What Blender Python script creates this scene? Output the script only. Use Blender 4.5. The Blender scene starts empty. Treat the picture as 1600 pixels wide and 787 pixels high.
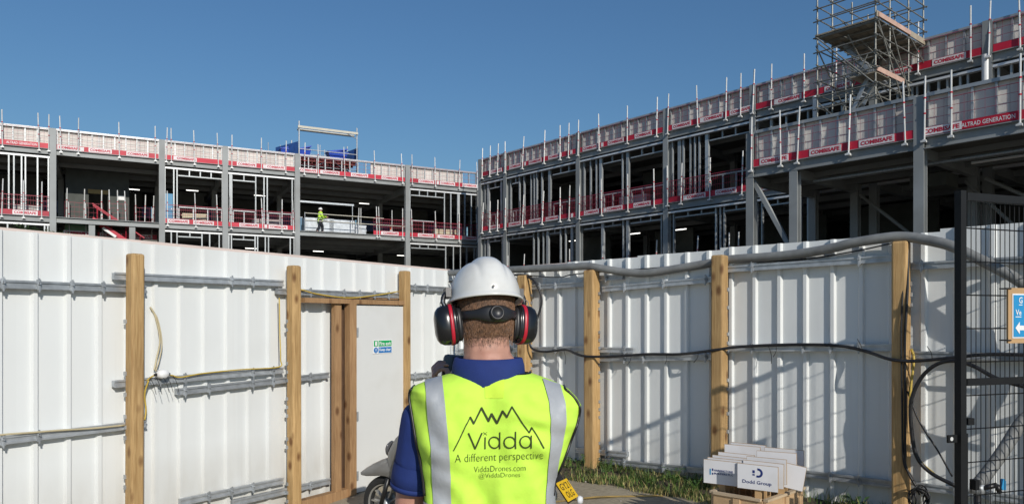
import bpy, bmesh, math, random
from mathutils import Vector, Matrix, noise
from mathutils.bvhtree import BVHTree

rnd = random.Random(7)
R = math.radians
S = bpy.context.scene
COL = S.collection

# ------------------------------------------------------------------ camera, sky, sun, exposure
HC = 1.65                       # camera height
FPX = 1150.0                    # focal length in photo pixels (photo is 1600 wide)
HOR = 500.0                     # photo row of the horizon
cam = bpy.data.cameras.new('camera')
cam.sensor_width = 36.0
cam.lens = 36.0 * FPX / 1600.0
cam.shift_y = (HOR - 393.5) / 1600.0
cam.clip_start = 0.05
cam.clip_end = 6000
co = bpy.data.objects.new('camera', cam)
co.location = (0, 0, HC)
co.rotation_euler = (R(90), 0, 0)
COL.objects.link(co)
S.camera = co

SUN_DIR = Vector((0.42, -0.9075, 0))      # horizontal direction towards the sun
SUN_EL = R(27.5)
w = bpy.data.worlds.new('World')
S.world = w
w.use_nodes = True
nt = w.node_tree
bg = nt.nodes['Background']
sky = nt.nodes.new('ShaderNodeTexSky')
sky.sky_type = 'NISHITA'
sky.sun_disc = False
sky.sun_elevation = SUN_EL
sky.sun_rotation = math.atan2(SUN_DIR.x, SUN_DIR.y)
sky.altitude = 0
sky.air_density = 1.6
sky.dust_density = 0.6
sky.ozone_density = 10.0
nt.links.new(sky.outputs[0], bg.inputs[0])
bg.inputs[1].default_value = 0.072

sl = bpy.data.lights.new('sun', 'SUN')
sl.energy = 3.2
sl.angle = R(0.53)
sl.color = (1.0, 0.945, 0.86)
so = bpy.data.objects.new('sun', sl)
to_sun = Vector((SUN_DIR.x * math.cos(SUN_EL), SUN_DIR.y * math.cos(SUN_EL), math.sin(SUN_EL)))
so.rotation_euler = (-to_sun).to_track_quat('-Z', 'Y').to_euler()
so.location = (20, -25, 30)
COL.objects.link(so)

S.view_settings.view_transform = 'Standard'
S.view_settings.look = 'None'
S.view_settings.exposure = 0.2
S.view_settings.gamma = 1.0
S.view_settings.use_curve_mapping = False

# ------------------------------------------------------------------ materials
MATS = {}
def mat(name, col, rough=0.6, metal=0.0, var=0.08, scale=6.0, bump=0.0, bscale=60.0, stretch=(1, 1, 1), obj=False, dirt=None, dscale=1.5, spec=None, coat=0):
    if name in MATS: return MATS[name]
    m = bpy.data.materials.new(name); m.use_nodes = True
    n = m.node_tree.nodes; l = m.node_tree.links
    b = n['Principled BSDF']
    b.inputs['Roughness'].default_value = rough
    b.inputs['Metallic'].default_value = metal
    if spec is not None: b.inputs['Specular IOR Level'].default_value = spec
    if coat: b.inputs['Coat Weight'].default_value = coat
    if obj:
        tc = n.new('ShaderNodeTexCoord'); src = tc.outputs['Object']
    else:
        g = n.new('ShaderNodeNewGeometry'); src = g.outputs['Position']
    mp = n.new('ShaderNodeMapping'); mp.inputs['Scale'].default_value = stretch
    l.new(src, mp.inputs[0])
    t = n.new('ShaderNodeTexNoise'); t.inputs['Scale'].default_value = scale; t.inputs['Detail'].default_value = 6
    l.new(mp.outputs[0], t.inputs['Vector'])
    r = n.new('ShaderNodeValToRGB')
    r.color_ramp.elements[0].position = 0.3; r.color_ramp.elements[1].position = 0.7
    r.color_ramp.elements[0].color = tuple(max(0, c * (1 - var)) for c in col) + (1,)
    r.color_ramp.elements[1].color = tuple(min(1, c * (1 + var)) for c in col) + (1,)
    l.new(t.outputs['Fac'], r.inputs[0])
    out = r.outputs[0]
    if dirt:
        t2 = n.new('ShaderNodeTexNoise'); t2.inputs['Scale'].default_value = dscale; t2.inputs['Detail'].default_value = 8
        l.new(mp.outputs[0], t2.inputs['Vector'])
        r2 = n.new('ShaderNodeValToRGB'); r2.color_ramp.elements[0].position = 0.5; r2.color_ramp.elements[1].position = 0.78
        r2.color_ramp.elements[0].color = (0, 0, 0, 1); r2.color_ramp.elements[1].color = (1, 1, 1, 1)
        l.new(t2.outputs['Fac'], r2.inputs[0])
        mx = n.new('ShaderNodeMix'); mx.data_type = 'RGBA'
        mx.inputs['B'].default_value = tuple(dirt) + (1,)
        l.new(r2.outputs[0], mx.inputs['Factor']); l.new(out, mx.inputs['A'])
        out = mx.outputs['Result']
    l.new(out, b.inputs['Base Color'])
    if bump:
        t3 = n.new('ShaderNodeTexNoise'); t3.inputs['Scale'].default_value = bscale; t3.inputs['Detail'].default_value = 4
        l.new(mp.outputs[0], t3.inputs['Vector'])
        bp = n.new('ShaderNodeBump'); bp.inputs['Strength'].default_value = bump; bp.inputs['Distance'].default_value = 0.01
        l.new(t3.outputs['Fac'], bp.inputs['Height']); l.new(bp.outputs[0], b.inputs['Normal'])
    MATS[name] = m
    return m

def timber_mat(name, c1, c2, knot, obj=True):
    m = bpy.data.materials.new(name); m.use_nodes = True
    n = m.node_tree.nodes; l = m.node_tree.links
    b = n['Principled BSDF']; b.inputs['Roughness'].default_value = 0.7
    g = n.new('ShaderNodeNewGeometry')
    mp = n.new('ShaderNodeMapping'); mp.inputs['Scale'].default_value = (1, 1, 0.06); l.new(g.outputs['Position'], mp.inputs[0])
    t = n.new('ShaderNodeTexNoise'); t.inputs['Scale'].default_value = 70; t.inputs['Detail'].default_value = 5; t.inputs['Distortion'].default_value = 0.6
    l.new(mp.outputs[0], t.inputs['Vector'])
    r = n.new('ShaderNodeValToRGB'); r.color_ramp.elements[0].position = 0.3; r.color_ramp.elements[1].position = 0.72
    r.color_ramp.elements[0].color = c1 + (1,); r.color_ramp.elements[1].color = c2 + (1,)
    l.new(t.outputs['Fac'], r.inputs[0])
    mp2 = n.new('ShaderNodeMapping'); mp2.inputs['Scale'].default_value = (1, 1, 0.55); l.new(g.outputs['Position'], mp2.inputs[0])
    v = n.new('ShaderNodeTexVoronoi'); v.inputs['Scale'].default_value = 7.5; l.new(mp2.outputs[0], v.inputs['Vector'])
    rk = n.new('ShaderNodeValToRGB'); rk.color_ramp.elements[0].position = 0.10; rk.color_ramp.elements[1].position = 0.27
    rk.color_ramp.elements[0].color = (1, 1, 1, 1); rk.color_ramp.elements[1].color = (0, 0, 0, 1)
    l.new(v.outputs['Distance'], rk.inputs[0])
    mx = n.new('ShaderNodeMix'); mx.data_type = 'RGBA'; mx.inputs['B'].default_value = knot + (1,)
    l.new(rk.outputs[0], mx.inputs['Factor']); l.new(r.outputs[0], mx.inputs['A'])
    t4 = n.new('ShaderNodeTexNoise'); t4.inputs['Scale'].default_value = 2.2; l.new(g.outputs['Position'], t4.inputs['Vector'])
    mx2 = n.new('ShaderNodeMix'); mx2.data_type = 'RGBA'; mx2.blend_type = 'MULTIPLY'; mx2.inputs['Factor'].default_value = 0.55
    rg = n.new('ShaderNodeValToRGB'); rg.color_ramp.elements[0].position = 0.3; rg.color_ramp.elements[1].position = 0.7
    rg.color_ramp.elements[0].color = (0.6, 0.58, 0.55, 1); rg.color_ramp.elements[1].color = (1, 1, 1, 1)
    l.new(t4.outputs['Fac'], rg.inputs[0]); l.new(mx.outputs['Result'], mx2.inputs['A']); l.new(rg.outputs[0], mx2.inputs['B'])
    l.new(mx2.outputs['Result'], b.inputs['Base Color'])
    bp = n.new('ShaderNodeBump'); bp.inputs['Strength'].default_value = 0.35; bp.inputs['Distance'].default_value = 0.004
    l.new(t.outputs['Fac'], bp.inputs['Height']); l.new(bp.outputs[0], b.inputs['Normal'])
    MATS[name] = m
    return m

def emit_mat(name, col, strength):
    m = bpy.data.materials.new(name); m.use_nodes = True
    b = m.node_tree.nodes['Principled BSDF']
    b.inputs['Base Color'].default_value = (.8, .8, .8, 1)
    b.inputs['Emission Color'].default_value = col + (1,); b.inputs['Emission Strength'].default_value = strength
    return m

sheet = mat('white_coated_sheet', (.71, .73, .72), .42, 0, .02, 1.2, .04, 9, dirt=(.65, .665, .65), dscale=1.1)
def sheet_extras(m):
    n = m.node_tree.nodes; l = m.node_tree.links; b = n['Principled BSDF']
    src = b.inputs['Base Color'].links[0].from_socket
    oi = n.new('ShaderNodeObjectInfo'); mr = n.new('ShaderNodeMapRange'); mr.inputs['To Min'].default_value = .965; mr.inputs['To Max'].default_value = 1.03
    l.new(oi.outputs['Random'], mr.inputs['Value'])
    mu = n.new('ShaderNodeMix'); mu.data_type = 'RGBA'; mu.blend_type = 'MULTIPLY'; mu.inputs['Factor'].default_value = 1
    l.new(src, mu.inputs['A']); l.new(mr.outputs[0], mu.inputs['B'])
    g = n.new('ShaderNodeNewGeometry'); sx = n.new('ShaderNodeSeparateXYZ'); l.new(g.outputs['Position'], sx.inputs[0])
    hr = n.new('ShaderNodeMapRange'); hr.inputs['From Min'].default_value = .55; hr.inputs['From Max'].default_value = -.15; l.new(sx.outputs['Z'], hr.inputs['Value'])
    mp = n.new('ShaderNodeMapping'); mp.inputs['Scale'].default_value = (1, 1, .35); l.new(g.outputs['Position'], mp.inputs[0])
    t = n.new('ShaderNodeTexNoise'); t.inputs['Scale'].default_value = 9; t.inputs['Detail'].default_value = 8; l.new(mp.outputs[0], t.inputs['Vector'])
    ma = n.new('ShaderNodeMath'); ma.operation = 'MULTIPLY'; l.new(hr.outputs[0], ma.inputs[0]); l.new(t.outputs['Fac'], ma.inputs[1])
    # thin streaks running down from fixings
    mp2 = n.new('ShaderNodeMapping'); mp2.inputs['Scale'].default_value = (1, 1, .03); l.new(g.outputs['Position'], mp2.inputs[0])
    t2 = n.new('ShaderNodeTexNoise'); t2.inputs['Scale'].default_value = 22; t2.inputs['Detail'].default_value = 4; l.new(mp2.outputs[0], t2.inputs['Vector'])
    r2 = n.new('ShaderNodeMapRange'); r2.inputs['From Min'].default_value = .60; r2.inputs['From Max'].default_value = .78; r2.inputs['To Max'].default_value = .09; l.new(t2.outputs['Fac'], r2.inputs['Value'])
    ad = n.new('ShaderNodeMath'); ad.operation = 'ADD'; ad.use_clamp = True; l.new(ma.outputs[0], ad.inputs[0]); l.new(r2.outputs[0], ad.inputs[1])
    mx = n.new('ShaderNodeMix'); mx.data_type = 'RGBA'; mx.inputs['B'].default_value = (.40, .37, .31, 1)
    l.new(ad.outputs[0], mx.inputs['Factor']); l.new(mu.outputs['Result'], mx.inputs['A']); l.new(mx.outputs['Result'], b.inputs['Base Color'])
sheet_extras(sheet)
galv = mat('galvanised_steel', (.42, .445, .465), .42, .5, .18, 14, .05, 40)
stud_m = mat('stud_steel', (.43, .455, .465), .4, .4, .10, 3)
steel = mat('painted_structural_steel', (.28, .295, .295), .55, 0, .10, 1.0, dirt=(.23, .235, .225), dscale=.8)
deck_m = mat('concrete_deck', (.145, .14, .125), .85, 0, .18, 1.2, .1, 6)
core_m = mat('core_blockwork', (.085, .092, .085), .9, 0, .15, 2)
board_m = mat('sheathing_board', (.71, .67, .625), .8, 0, .06, 1.3, dirt=(.65, .58, .54), dscale=.7)
red_m = mat('barrier_red', (.50, .012, .038), .5, 0, .12, 2)
mesh_red = mat('mesh_red_wire', (.33, .03, .06), .5, 0, .1, 2)
white_m = mat('white_paint', (.78, .78, .77), .45, 0, .05, 3)
post_white = mat('barrier_post_white', (.72, .72, .70), .4, .1, .1, 3)
track_m = mat('bright_track', (.74, .75, .76), .35, .25, .06, 3)
tube_m = mat('scaffold_tube', (.27, .265, .235), .45, .45, .22, 5)
plank_m = mat('scaffold_plank', (.30, .255, .19), .8, 0, .2, 4)
blue_m = mat('blue_plastic', (.02, .07, .45), .45, 0, .1, 4)
green_m = mat('green_sheet', (.16, .38, .22), .6, 0, .1, 3)
black_m = mat('black_plastic', (.012, .012, .013), .38, 0, .1, 10)
blackpaint = mat('black_powder_coat', (.008, .009, .010), .6, 0, .1, 10, spec=.25)
rubber = mat('rubber', (.016, .016, .016), .75, 0, .2, 20, .2, 80)
cable_m = mat('black_cable', (.014, .014, .016), .5, 0, .2, 10)
cream_m = mat('cream_cable', (.50, .43, .27), .5, 0, .08, 10)
yellow_cable = mat('yellow_cable', (.52, .37, .06), .5, 0, .1, 10)
hose_m = mat('grey_hose', (.19, .195, .19), .65, 0, .2, 9, .15, 40)
cap_m = mat('pinkish_capping', (.66, .55, .50), .7, 0, .08, 2)
ply_m = mat('plywood', (.46, .29, .14), .75, 0, .2, 3, .1, 30, stretch=(1, 1, .15))
tim = timber_mat('timber_post', (.38, .225, .085), (.60, .40, .18), (.19, .09, .03))
tim2 = timber_mat('timber_frame', (.30, .165, .075), (.46, .285, .14), (.16, .075, .03))
def rand_tint(m, lo, hi):
    n = m.node_tree.nodes; l = m.node_tree.links; b = n['Principled BSDF']; src = b.inputs['Base Color'].links[0].from_socket
    oi = n.new('ShaderNodeObjectInfo'); mr = n.new('ShaderNodeMapRange'); mr.inputs['To Min'].default_value = lo; mr.inputs['To Max'].default_value = hi
    l.new(oi.outputs['Random'], mr.inputs['Value'])
    mu = n.new('ShaderNodeMix'); mu.data_type = 'RGBA'; mu.blend_type = 'MULTIPLY'; mu.inputs['Factor'].default_value = 1
    l.new(src, mu.inputs['A']); l.new(mr.outputs[0], mu.inputs['B']); l.new(mu.outputs['Result'], b.inputs['Base Color'])
for q in ((red_m, .72, 1.12), (board_m, .88, 1.06), (stud_m, .78, 1.12), (steel, .88, 1.08), (galv, .85, 1.12), (plank_m, .7, 1.2), (tim, .86, 1.08), (post_white, .82, 1.05)): rand_tint(*q)
tube_light = emit_mat('lit_tube', (1, .97, .9), 2.2)

# ------------------------------------------------------------------ helpers
def link(o, parent=None):
    COL.objects.link(o)
    if parent is not None: o.parent = parent
    return o
def tag(o, label=None, cat=None, group=None, kind=None):
    if label: o['label'] = label
    if cat: o['category'] = cat
    if group: o['group'] = group
    if kind: o['kind'] = kind
    return o
def thing(name, label, cat, loc=(0, 0, 0), rz=0, group=None):
    o = bpy.data.objects.new(name, None); o.empty_display_size = .1
    o.location = loc; o.rotation_euler = (0, 0, rz)
    COL.objects.link(o)
    return tag(o, label, cat, group)
def mesh_from(name, verts, faces, m=None, smooth=False, mats=None, fm=None):
    me = bpy.data.meshes.new(name)
    me.from_pydata([tuple(v) for v in verts], [], faces)
    for x in (mats or ([m] if m else [])): me.materials.append(x)
    if fm: me.polygons.foreach_set('material_index', fm)
    if smooth: me.polygons.foreach_set('use_smooth', [True] * len(me.polygons))
    me.update()
    return me
def ob(name, me, parent=None, loc=None):
    o = bpy.data.objects.new(name, me)
    if loc is not None: o.location = loc
    return link(o, parent)
def wpart(name, me, parent):
    """part whose mesh is in world coordinates under an unrotated root"""
    o = bpy.data.objects.new(name, me); o.location = -Vector(parent.location)
    return link(o, parent)

class MB:
    def __init__(s): s.v = []; s.f = []; s.m = []; s.cm = 0
    def add(s, vs, fs):
        k = len(s.v); s.v += [Vector(v) for v in vs]; s.f += [tuple(i + k for i in f) for f in fs]; s.m += [s.cm] * len(fs)
    def box(s, a, b):
        (x0, y0, z0), (x1, y1, z1) = a, b
        s.add([(x0, y0, z0), (x1, y0, z0), (x1, y1, z0), (x0, y1, z0), (x0, y0, z1), (x1, y0, z1), (x1, y1, z1), (x0, y1, z1)],
              [(0, 3, 2, 1), (4, 5, 6, 7), (0, 1, 5, 4), (1, 2, 6, 5), (2, 3, 7, 6), (3, 0, 4, 7)])
    def obox(s, c, ax, ay, az):
        c = Vector(c); ax = Vector(ax); ay = Vector(ay); az = Vector(az)
        vs = [c + sx * ax + sy * ay + sz * az for sz in (-1, 1) for sx, sy in ((-1, -1), (1, -1), (1, 1), (-1, 1))]
        s.add(vs, [(0, 3, 2, 1), (4, 5, 6, 7), (0, 1, 5, 4), (1, 2, 6, 5), (2, 3, 7, 6), (3, 0, 4, 7)])
    def tube(s, pts, r, n=8, cap=True, r2=None):
        pts = [Vector(p) for p in pts]; N = len(pts); k = len(s.v)
        prev = None
        for i, p in enumerate(pts):
            d = (pts[min(i + 1, N - 1)] - pts[max(i - 1, 0)]).normalized()
            if prev is None:
                a = d.orthogonal().normalized()
            else:
                a = (prev - d * prev.dot(d)); a = a.normalized() if a.length > 1e-6 else d.orthogonal().normalized()
            prev = a; b = d.cross(a)
            rr = (r + (r2 - r) * i / max(1, N - 1)) if r2 is not None else (r[i] if isinstance(r, (list, tuple)) else r)
            for j in range(n):
                t = 2 * math.pi * j / n
                s.v.append(p + rr * (math.cos(t) * a + math.sin(t) * b))
        for i in range(N - 1):
            for j in range(n):
                s.f.append((k + i * n + j, k + i * n + (j + 1) % n, k + (i + 1) * n + (j + 1) % n, k + (i + 1) * n + j)); s.m.append(s.cm)
        if cap:
            s.f.append(tuple(k + j for j in reversed(range(n)))); s.m.append(s.cm)
            s.f.append(tuple(k + (N - 1) * n + j for j in range(n))); s.m.append(s.cm)
    def grid(s, rows, closed=False):
        k = len(s.v); n = len(rows[0])
        for r in rows: s.v += [Vector(p) for p in r]
        for i in range(len(rows) - 1):
            for j in range(n if closed else n - 1):
                s.f.append((k + i * n + j, k + i * n + (j + 1) % n, k + (i + 1) * n + (j + 1) % n, k + (i + 1) * n + j)); s.m.append(s.cm)
    def lathe(s, prof, n=24, M=None):
        """prof = [(r, z)], about z, optional matrix"""
        rows = []
        for (r, z) in prof:
            rows.append([Vector((r * math.cos(2 * math.pi * j / n), r * math.sin(2 * math.pi * j / n), z)) for j in range(n)])
        if M: rows = [[M @ p for p in q] for q in rows]
        s.grid(rows, True)
    def xf(s, M, k0=0):
        for i in range(k0, len(s.v)): s.v[i] = M @ s.v[i]
    def mesh(s, name, m=None, smooth=False, mats=None):
        return mesh_from(name, s.v, s.f, m, smooth, mats, s.m if mats else None)
    def build(s, name, m, parent=None, smooth=False, mats=None):
        return ob(name, s.mesh(name, m, smooth, mats), parent)
    def wbuild(s, name, m, parent, smooth=False, mats=None):
        return wpart(name, s.mesh(name, m, smooth, mats), parent)

UC = {}
def ubox(name, m, parent, x, y, z):
    """box part from a shared unit cube: extents (x0,x1),(y0,y1),(z0,z1) in parent space"""
    if m.name not in UC:
        b = MB(); b.box((-.5, -.5, -.5), (.5, .5, .5)); UC[m.name] = b.mesh('box_' + m.name, m)
    o = bpy.data.objects.new(name, UC[m.name])
    o.location = ((x[0] + x[1]) / 2, (y[0] + y[1]) / 2, (z[0] + z[1]) / 2)
    o.scale = (abs(x[1] - x[0]), abs(y[1] - y[0]), abs(z[1] - z[0]))
    return link(o, parent)
UT = {}
def utube(name, m, parent, a, b, r, n=8):
    key = (m.name, n)
    if key not in UT:
        t = MB(); t.tube([(0, 0, -.5), (0, 0, .5)], 1, n); UT[key] = t.mesh('tube_' + m.name, m, False)
        UT[key].polygons.foreach_set('use_smooth', [len(p.vertices) == 4 for p in UT[key].polygons])
    a = Vector(a); b = Vector(b); d = b - a
    o = bpy.data.objects.new(name, UT[key])
    o.location = (a + b) / 2; o.rotation_euler = d.to_track_quat('Z', 'Y').to_euler(); o.scale = (r, r, d.length)
    return link(o, parent)
def bevel_box(dx, dy, dz, bv, m, name):
    bm = bmesh.new(); bmesh.ops.create_cube(bm, size=1)
    bmesh.ops.scale(bm, vec=(dx, dy, dz), verts=bm.verts)
    bmesh.ops.bevel(bm, geom=bm.edges[:], offset=bv, segments=2, affect='EDGES', profile=.5)
    me = bpy.data.meshes.new(name); bm.to_mesh(me); bm.free(); me.materials.append(m)
    return me
def spline(pts, n=6):
    """Catmull-Rom through points"""
    P = [Vector(p) for p in pts]; P = [2 * P[0] - P[1]] + P + [2 * P[-1] - P[-2]]
    out = []
    for i in range(1, len(P) - 2):
        a, b, c, d = P[i - 1], P[i], P[i + 1], P[i + 2]
        for k in range(n):
            t = k / n
            out.append(.5 * ((2 * b) + (c - a) * t + (2 * a - 5 * b + 4 * c - d) * t * t + (3 * b - a - 3 * c + d) * t ** 3))
    out.append(P[-2])
    return out
def text2d(s, size=1.0, bold=0.0, res=2, space=1.0):
    c = bpy.data.curves.new('txt', 'FONT'); c.body = s; c.size = size; c.resolution_u = res; c.offset = bold; c.space_character = space
    o = bpy.data.objects.new('txt', c)
    me = bpy.data.meshes.new_from_object(o)
    vs = [(v.co.x, v.co.y) for v in me.vertices]; fs = [tuple(p.vertices) for p in me.polygons]
    bpy.data.objects.remove(o); bpy.data.curves.remove(c); bpy.data.meshes.remove(me)
    x0 = min(v[0] for v in vs); x1 = max(v[0] for v in vs); y0 = min(v[1] for v in vs); y1 = max(v[1] for v in vs)
    return vs, fs, (x0, x1, y0, y1)
def fit_text(s, x0, x1, y0, y1, bold=0.0, res=2, space=1.0):
    vs, fs, bb = text2d(s, 1.0, bold, res, space)
    return [(x0 + (v[0] - bb[0]) / (bb[1] - bb[0]) * (x1 - x0), y0 + (v[1] - bb[2]) / (bb[3] - bb[2]) * (y1 - y0)) for v in vs], fs
def kx(px): return (px - 800.0) / FPX
def at(px, py, Y): return Vector((kx(px) * Y, Y, HC + (HOR - py) * Y / FPX))

# ------------------------------------------------------------------ ground
def gz(x, y):
    t = min(max(0.8 - x, 0.0), 3.0)
    k = min(max((y - 2.2) / 3.5, 0.0), 1.0) if y < 40 else 1.0
    return -0.10 * t * k * k * (3 - 2 * k)
asph = mat('tarmac', (.31, .265, .185), .9, 0, .2, 22, .5, 160, dirt=(.37, .32, .23), dscale=2.3)
def build_ground():
    xs = [-3000, -300, -60, -20, -8] + [-4 + .5 * i for i in range(21)] + [8, 20, 60, 300, 3000]
    ys = [-3000, -300, -40, -10, -3] + [0 + .5 * i for i in range(25)] + [16, 30, 60, 120, 300, 1000, 4000]
    b = MB()
    b.grid([[(x, y, gz(x, y)) for x in xs] for y in ys])
    mud = mat('site_mud', (.055, .047, .036), .95, 0, .3, .8, .4, 5)
    for i, f in enumerate(b.f):
        c = sum((b.v[q] for q in f), Vector()) / 4
        if c.y > 12 or (c.y > 5 and abs(c.x) > 8): b.m[i] = 1
    o = b.build('ground', None, None, True, [asph, mud]); tag(o, kind='structure')
build_ground()

# ------------------------------------------------------------------ the two steel framed blocks and the low wing
# facade spaces: local x along the face (to the right), local y into the building, z up
LO = Vector((-27.72, 44.46, 0)); LA = math.atan2(.4682, .8835)
RO = Vector((-2.25, 53.9, 0)); RA = math.atan2(-.7645, .6445)
WO = Vector((9.94, 30.5, 0)); WA = RA
def uL(px): Y = 111.6 / (1.887 - kx(px)); return (Y - 44.46) * 2.136
def uR(px): Y = 43.2 / (.843 + kx(px)); return (53.9 - Y) * 1.308
def uW(px): Y = 35.65 / (.843 + kx(px)); return (30.5 - Y) * 1.308

def h_section(w, d, t):
    b = MB()
    b.box((-w / 2, -d / 2, 0), (w / 2, -d / 2 + t, 1)); b.box((-w / 2, d / 2 - t, 0), (w / 2, d / 2, 1)); b.box((-t / 2, -d / 2 + t, 0), (t / 2, d / 2 - t, 1))
    return b.mesh('h_section', steel)
HS = h_section(.34, .3, .035)
def column(parent, x, y, z0, z1, name='column'):
    o = ob(name, HS, parent, (x, y, z0)); o.scale = (1, 1, z1 - z0); return o
def channel(parent, x0, x1, z0, z1, y=-.05, name='edge_beam', m=steel):
    b = MB(); t = .03; L = x1 - x0
    b.box((0, 0, 0), (L, .03, z1 - z0)); b.box((0, -.13, 0), (L, 0, t)); b.box((0, -.13, z1 - z0 - t), (L, 0, z1 - z0))
    return ob(name, b.mesh(name, m), parent, (x0, y, z0))

# shared toe-board print: white label with red block letters
def label_mesh(word, W, H, panel, ink, bold):
    b = MB(); b.cm = 0; b.box((0, 0, 0), (W, .008, H))
    vs, fs = fit_text(word, W * .05, W * .95, H * .2, H * .8, bold)
    b.cm = 1; b.add([(v[0], -.004, v[1]) for v in vs], fs)
    return b.mesh('label_' + word.split()[0].lower(), mats=[panel, ink])
lab_white = mat('label_white', (.80, .77, .77), .55, 0, .05, 3)
lab_red = mat('label_ink_red', (.50, .02, .05), .6, 0, .05, 3)
rand_tint(lab_white, .84, 1.0)
LAB = label_mesh('COMBISAFE', 1.25, .26, lab_white, lab_red, .045)
LABC = label_mesh('ALTRAD GENERATION', 1.7, .24, red_m, lab_white, .012)

def wire_panel(L, H, pitch=.2, wr=.0032, hr=.006):
    b = MB()
    n = max(2, int(L / pitch))
    for i in range(n + 1):
        x = L * i / n; b.box((x - wr, -wr, 0), (x + wr, wr, H))
    for z in (0.02, H * .25, H * .5, H * .75, H - .02):
        r = hr * (1.6 if z > H - .1 or z < .1 else 1); b.box((0, -r - .004, z - r), (L, r - .004, z + r))
    return b
def post_mesh():
    b = MB()
    b.tube([(0, 0, -.12), (0, 0, 2.05)], .032, 8)
    b.box((-.05, -.05, -.2), (.05, .22, -.12)); b.box((-.09, -.10, -.21), (.09, -.03, -.15))
    b.cm = 1
    b.tube([(0, 0, .75), (0, 0, .80)], .045, 8); b.tube([(0, 0, 1.28), (0, 0, 1.33)], .045, 8)
    return b.mesh('barrier_post', mats=[post_white, red_m])
PM = post_mesh()
ordw = ['first', 'second', 'third', 'fourth', 'fifth', 'sixth', 'seventh', 'eighth', 'ninth', 'tenth']
gl_ = 'edge barriers on the left block'
def barrier(bld_loc, ang, x0, x1, z, posts, labels, label, group, H=1.2, alt=None, toe=.3, wires=True):
    M = Matrix.Translation(bld_loc) @ Matrix.Rotation(ang, 4, 'Z')
    root = thing('edge_barrier', label, 'barrier', M @ Vector((x0, -.14, z)), ang, group)
    L = x1 - x0
    tb = root
    if toe:
        b = MB(); b.box((0, -.015, 0), (L, .015, toe)); tb = b.build('toe_board', red_m, root); tb.rotation_euler = (rnd.uniform(-.03, .03), rnd.uniform(-.003, .003), 0)
    if wires:
        wire_panel(L, H, *((.13, .004, .010) if 'upper floor' in label or 'lower floor' in label else (.26, .003, .0055) if group == gl_ else (.3, .003, .006))).build('wire_mesh', mesh_red, root)
    for p in posts:
        o = ob('barrier_post', PM, root, (p - x0, -.07, 0)); o.rotation_euler = (rnd.uniform(-.06, .02), rnd.uniform(-.04, .03), 0)
    for c in labels:
        o = ob('label_panel', LAB, tb, (c - x0 - .62, -.028, .02 + rnd.uniform(-.008, .012))); o.rotation_euler.y = rnd.uniform(-.012, .012)
    if alt is not None:
        ob('label_panel', LABC, tb, (alt - x0 - .85, -.028, .03))
    # short white cut-outs near the joints
    for p in posts[1::3]:
        if toe and .3 < p - x0 < L - .5: ubox('joint_tag', lab_white, tb, (p - x0 + .12, p - x0 + .3), (-.03, -.016), (.03, .27))
    return root

def parapet(root, x0, x1, z0, z1, pitch=.6, skip=None, y=0.06, broad=None):
    n = max(1, round((x1 - x0) / pitch)); st = (x1 - x0) / n
    for i in range(n + 1):
        x = x0 + st * i
        wd = .035 if i not in (0, n) else .05
        ubox('parapet_stud', stud_m, root, (x - wd, x + wd), (y - .05, y + .05), (z0 + .02, z1 - .12))
    ubox('parapet_rail', stud_m, root, (x0 - .05, x1 + .05), (y - .09, y + .09), (z1 - .12, z1))
    nb = max(1, round((x1 - x0) / 1.2)); sb = (x1 - x0) / nb
    for i in range(nb):
        a, b_ = x0 + sb * i, x0 + sb * (i + 1)
        if skip and a + sb / 2 > skip[0] and a + sb / 2 < skip[1]: continue
        ubox('sheathing_board', board_m, root, (a + .006, b_ - .006), (y + .055, y + .075), (z0 + .01, z1 - .1 - rnd.uniform(0, .02)))

def studs(root, xs, z0, z1, wide=(), m=stud_m, y=.1):
    for x in xs:
        wd = .10 if x in wide else .038
        ubox('stud', m, root, (x - wd, x + wd), (y - .07, y + .07), (z0, z1))
def header(root, x0, x1, z1, h=.42, y=.1):
    b = MB(); b.box((x0, y - .06, z1 - h), (x1, y + .06, z1 - h + .07)); root = b.build('window_header', stud_m, root)
    n = max(2, round((x1 - x0) / .75))
    for i in range(1, n):
        x = x0 + (x1 - x0) * i / n; ubox('header_stud', stud_m, root, (x - .035, x + .035), (y - .05, y + .05), (z1 - h + .07, z1))
def sill_frame(root, x0, x1, z0, h=1.15, y=.14):
    b = MB(); b.box((x0, y - .05, z0 + h - .07), (x1, y + .05, z0 + h)); root = b.build('sill_rail', stud_m, root)
    n = max(2, round((x1 - x0) / .75))
    for i in range(n + 1):
        x = x0 + (x1 - x0) * i / n; ubox('sill_stud', stud_m, root, (x - .035, x + .035), (y - .045, y + .045), (z0, z0 + h - .07))

def lamp_tube(M, x, y, z, label, L=.8):
    r = thing('ceiling_lamp', label, 'lamp', M @ Vector((x, y, z)), M.to_euler().z, 'lit tube lamps under the floor decks')
    ubox('lamp_body', white_m, r, (-L / 2 - .04, L / 2 + .04), (-.05, .05), (0, .06))
    ubox('lit_tube', tube_light, r, (-L / 2, L / 2), (-.035, .035), (-.045, -.002))

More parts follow.
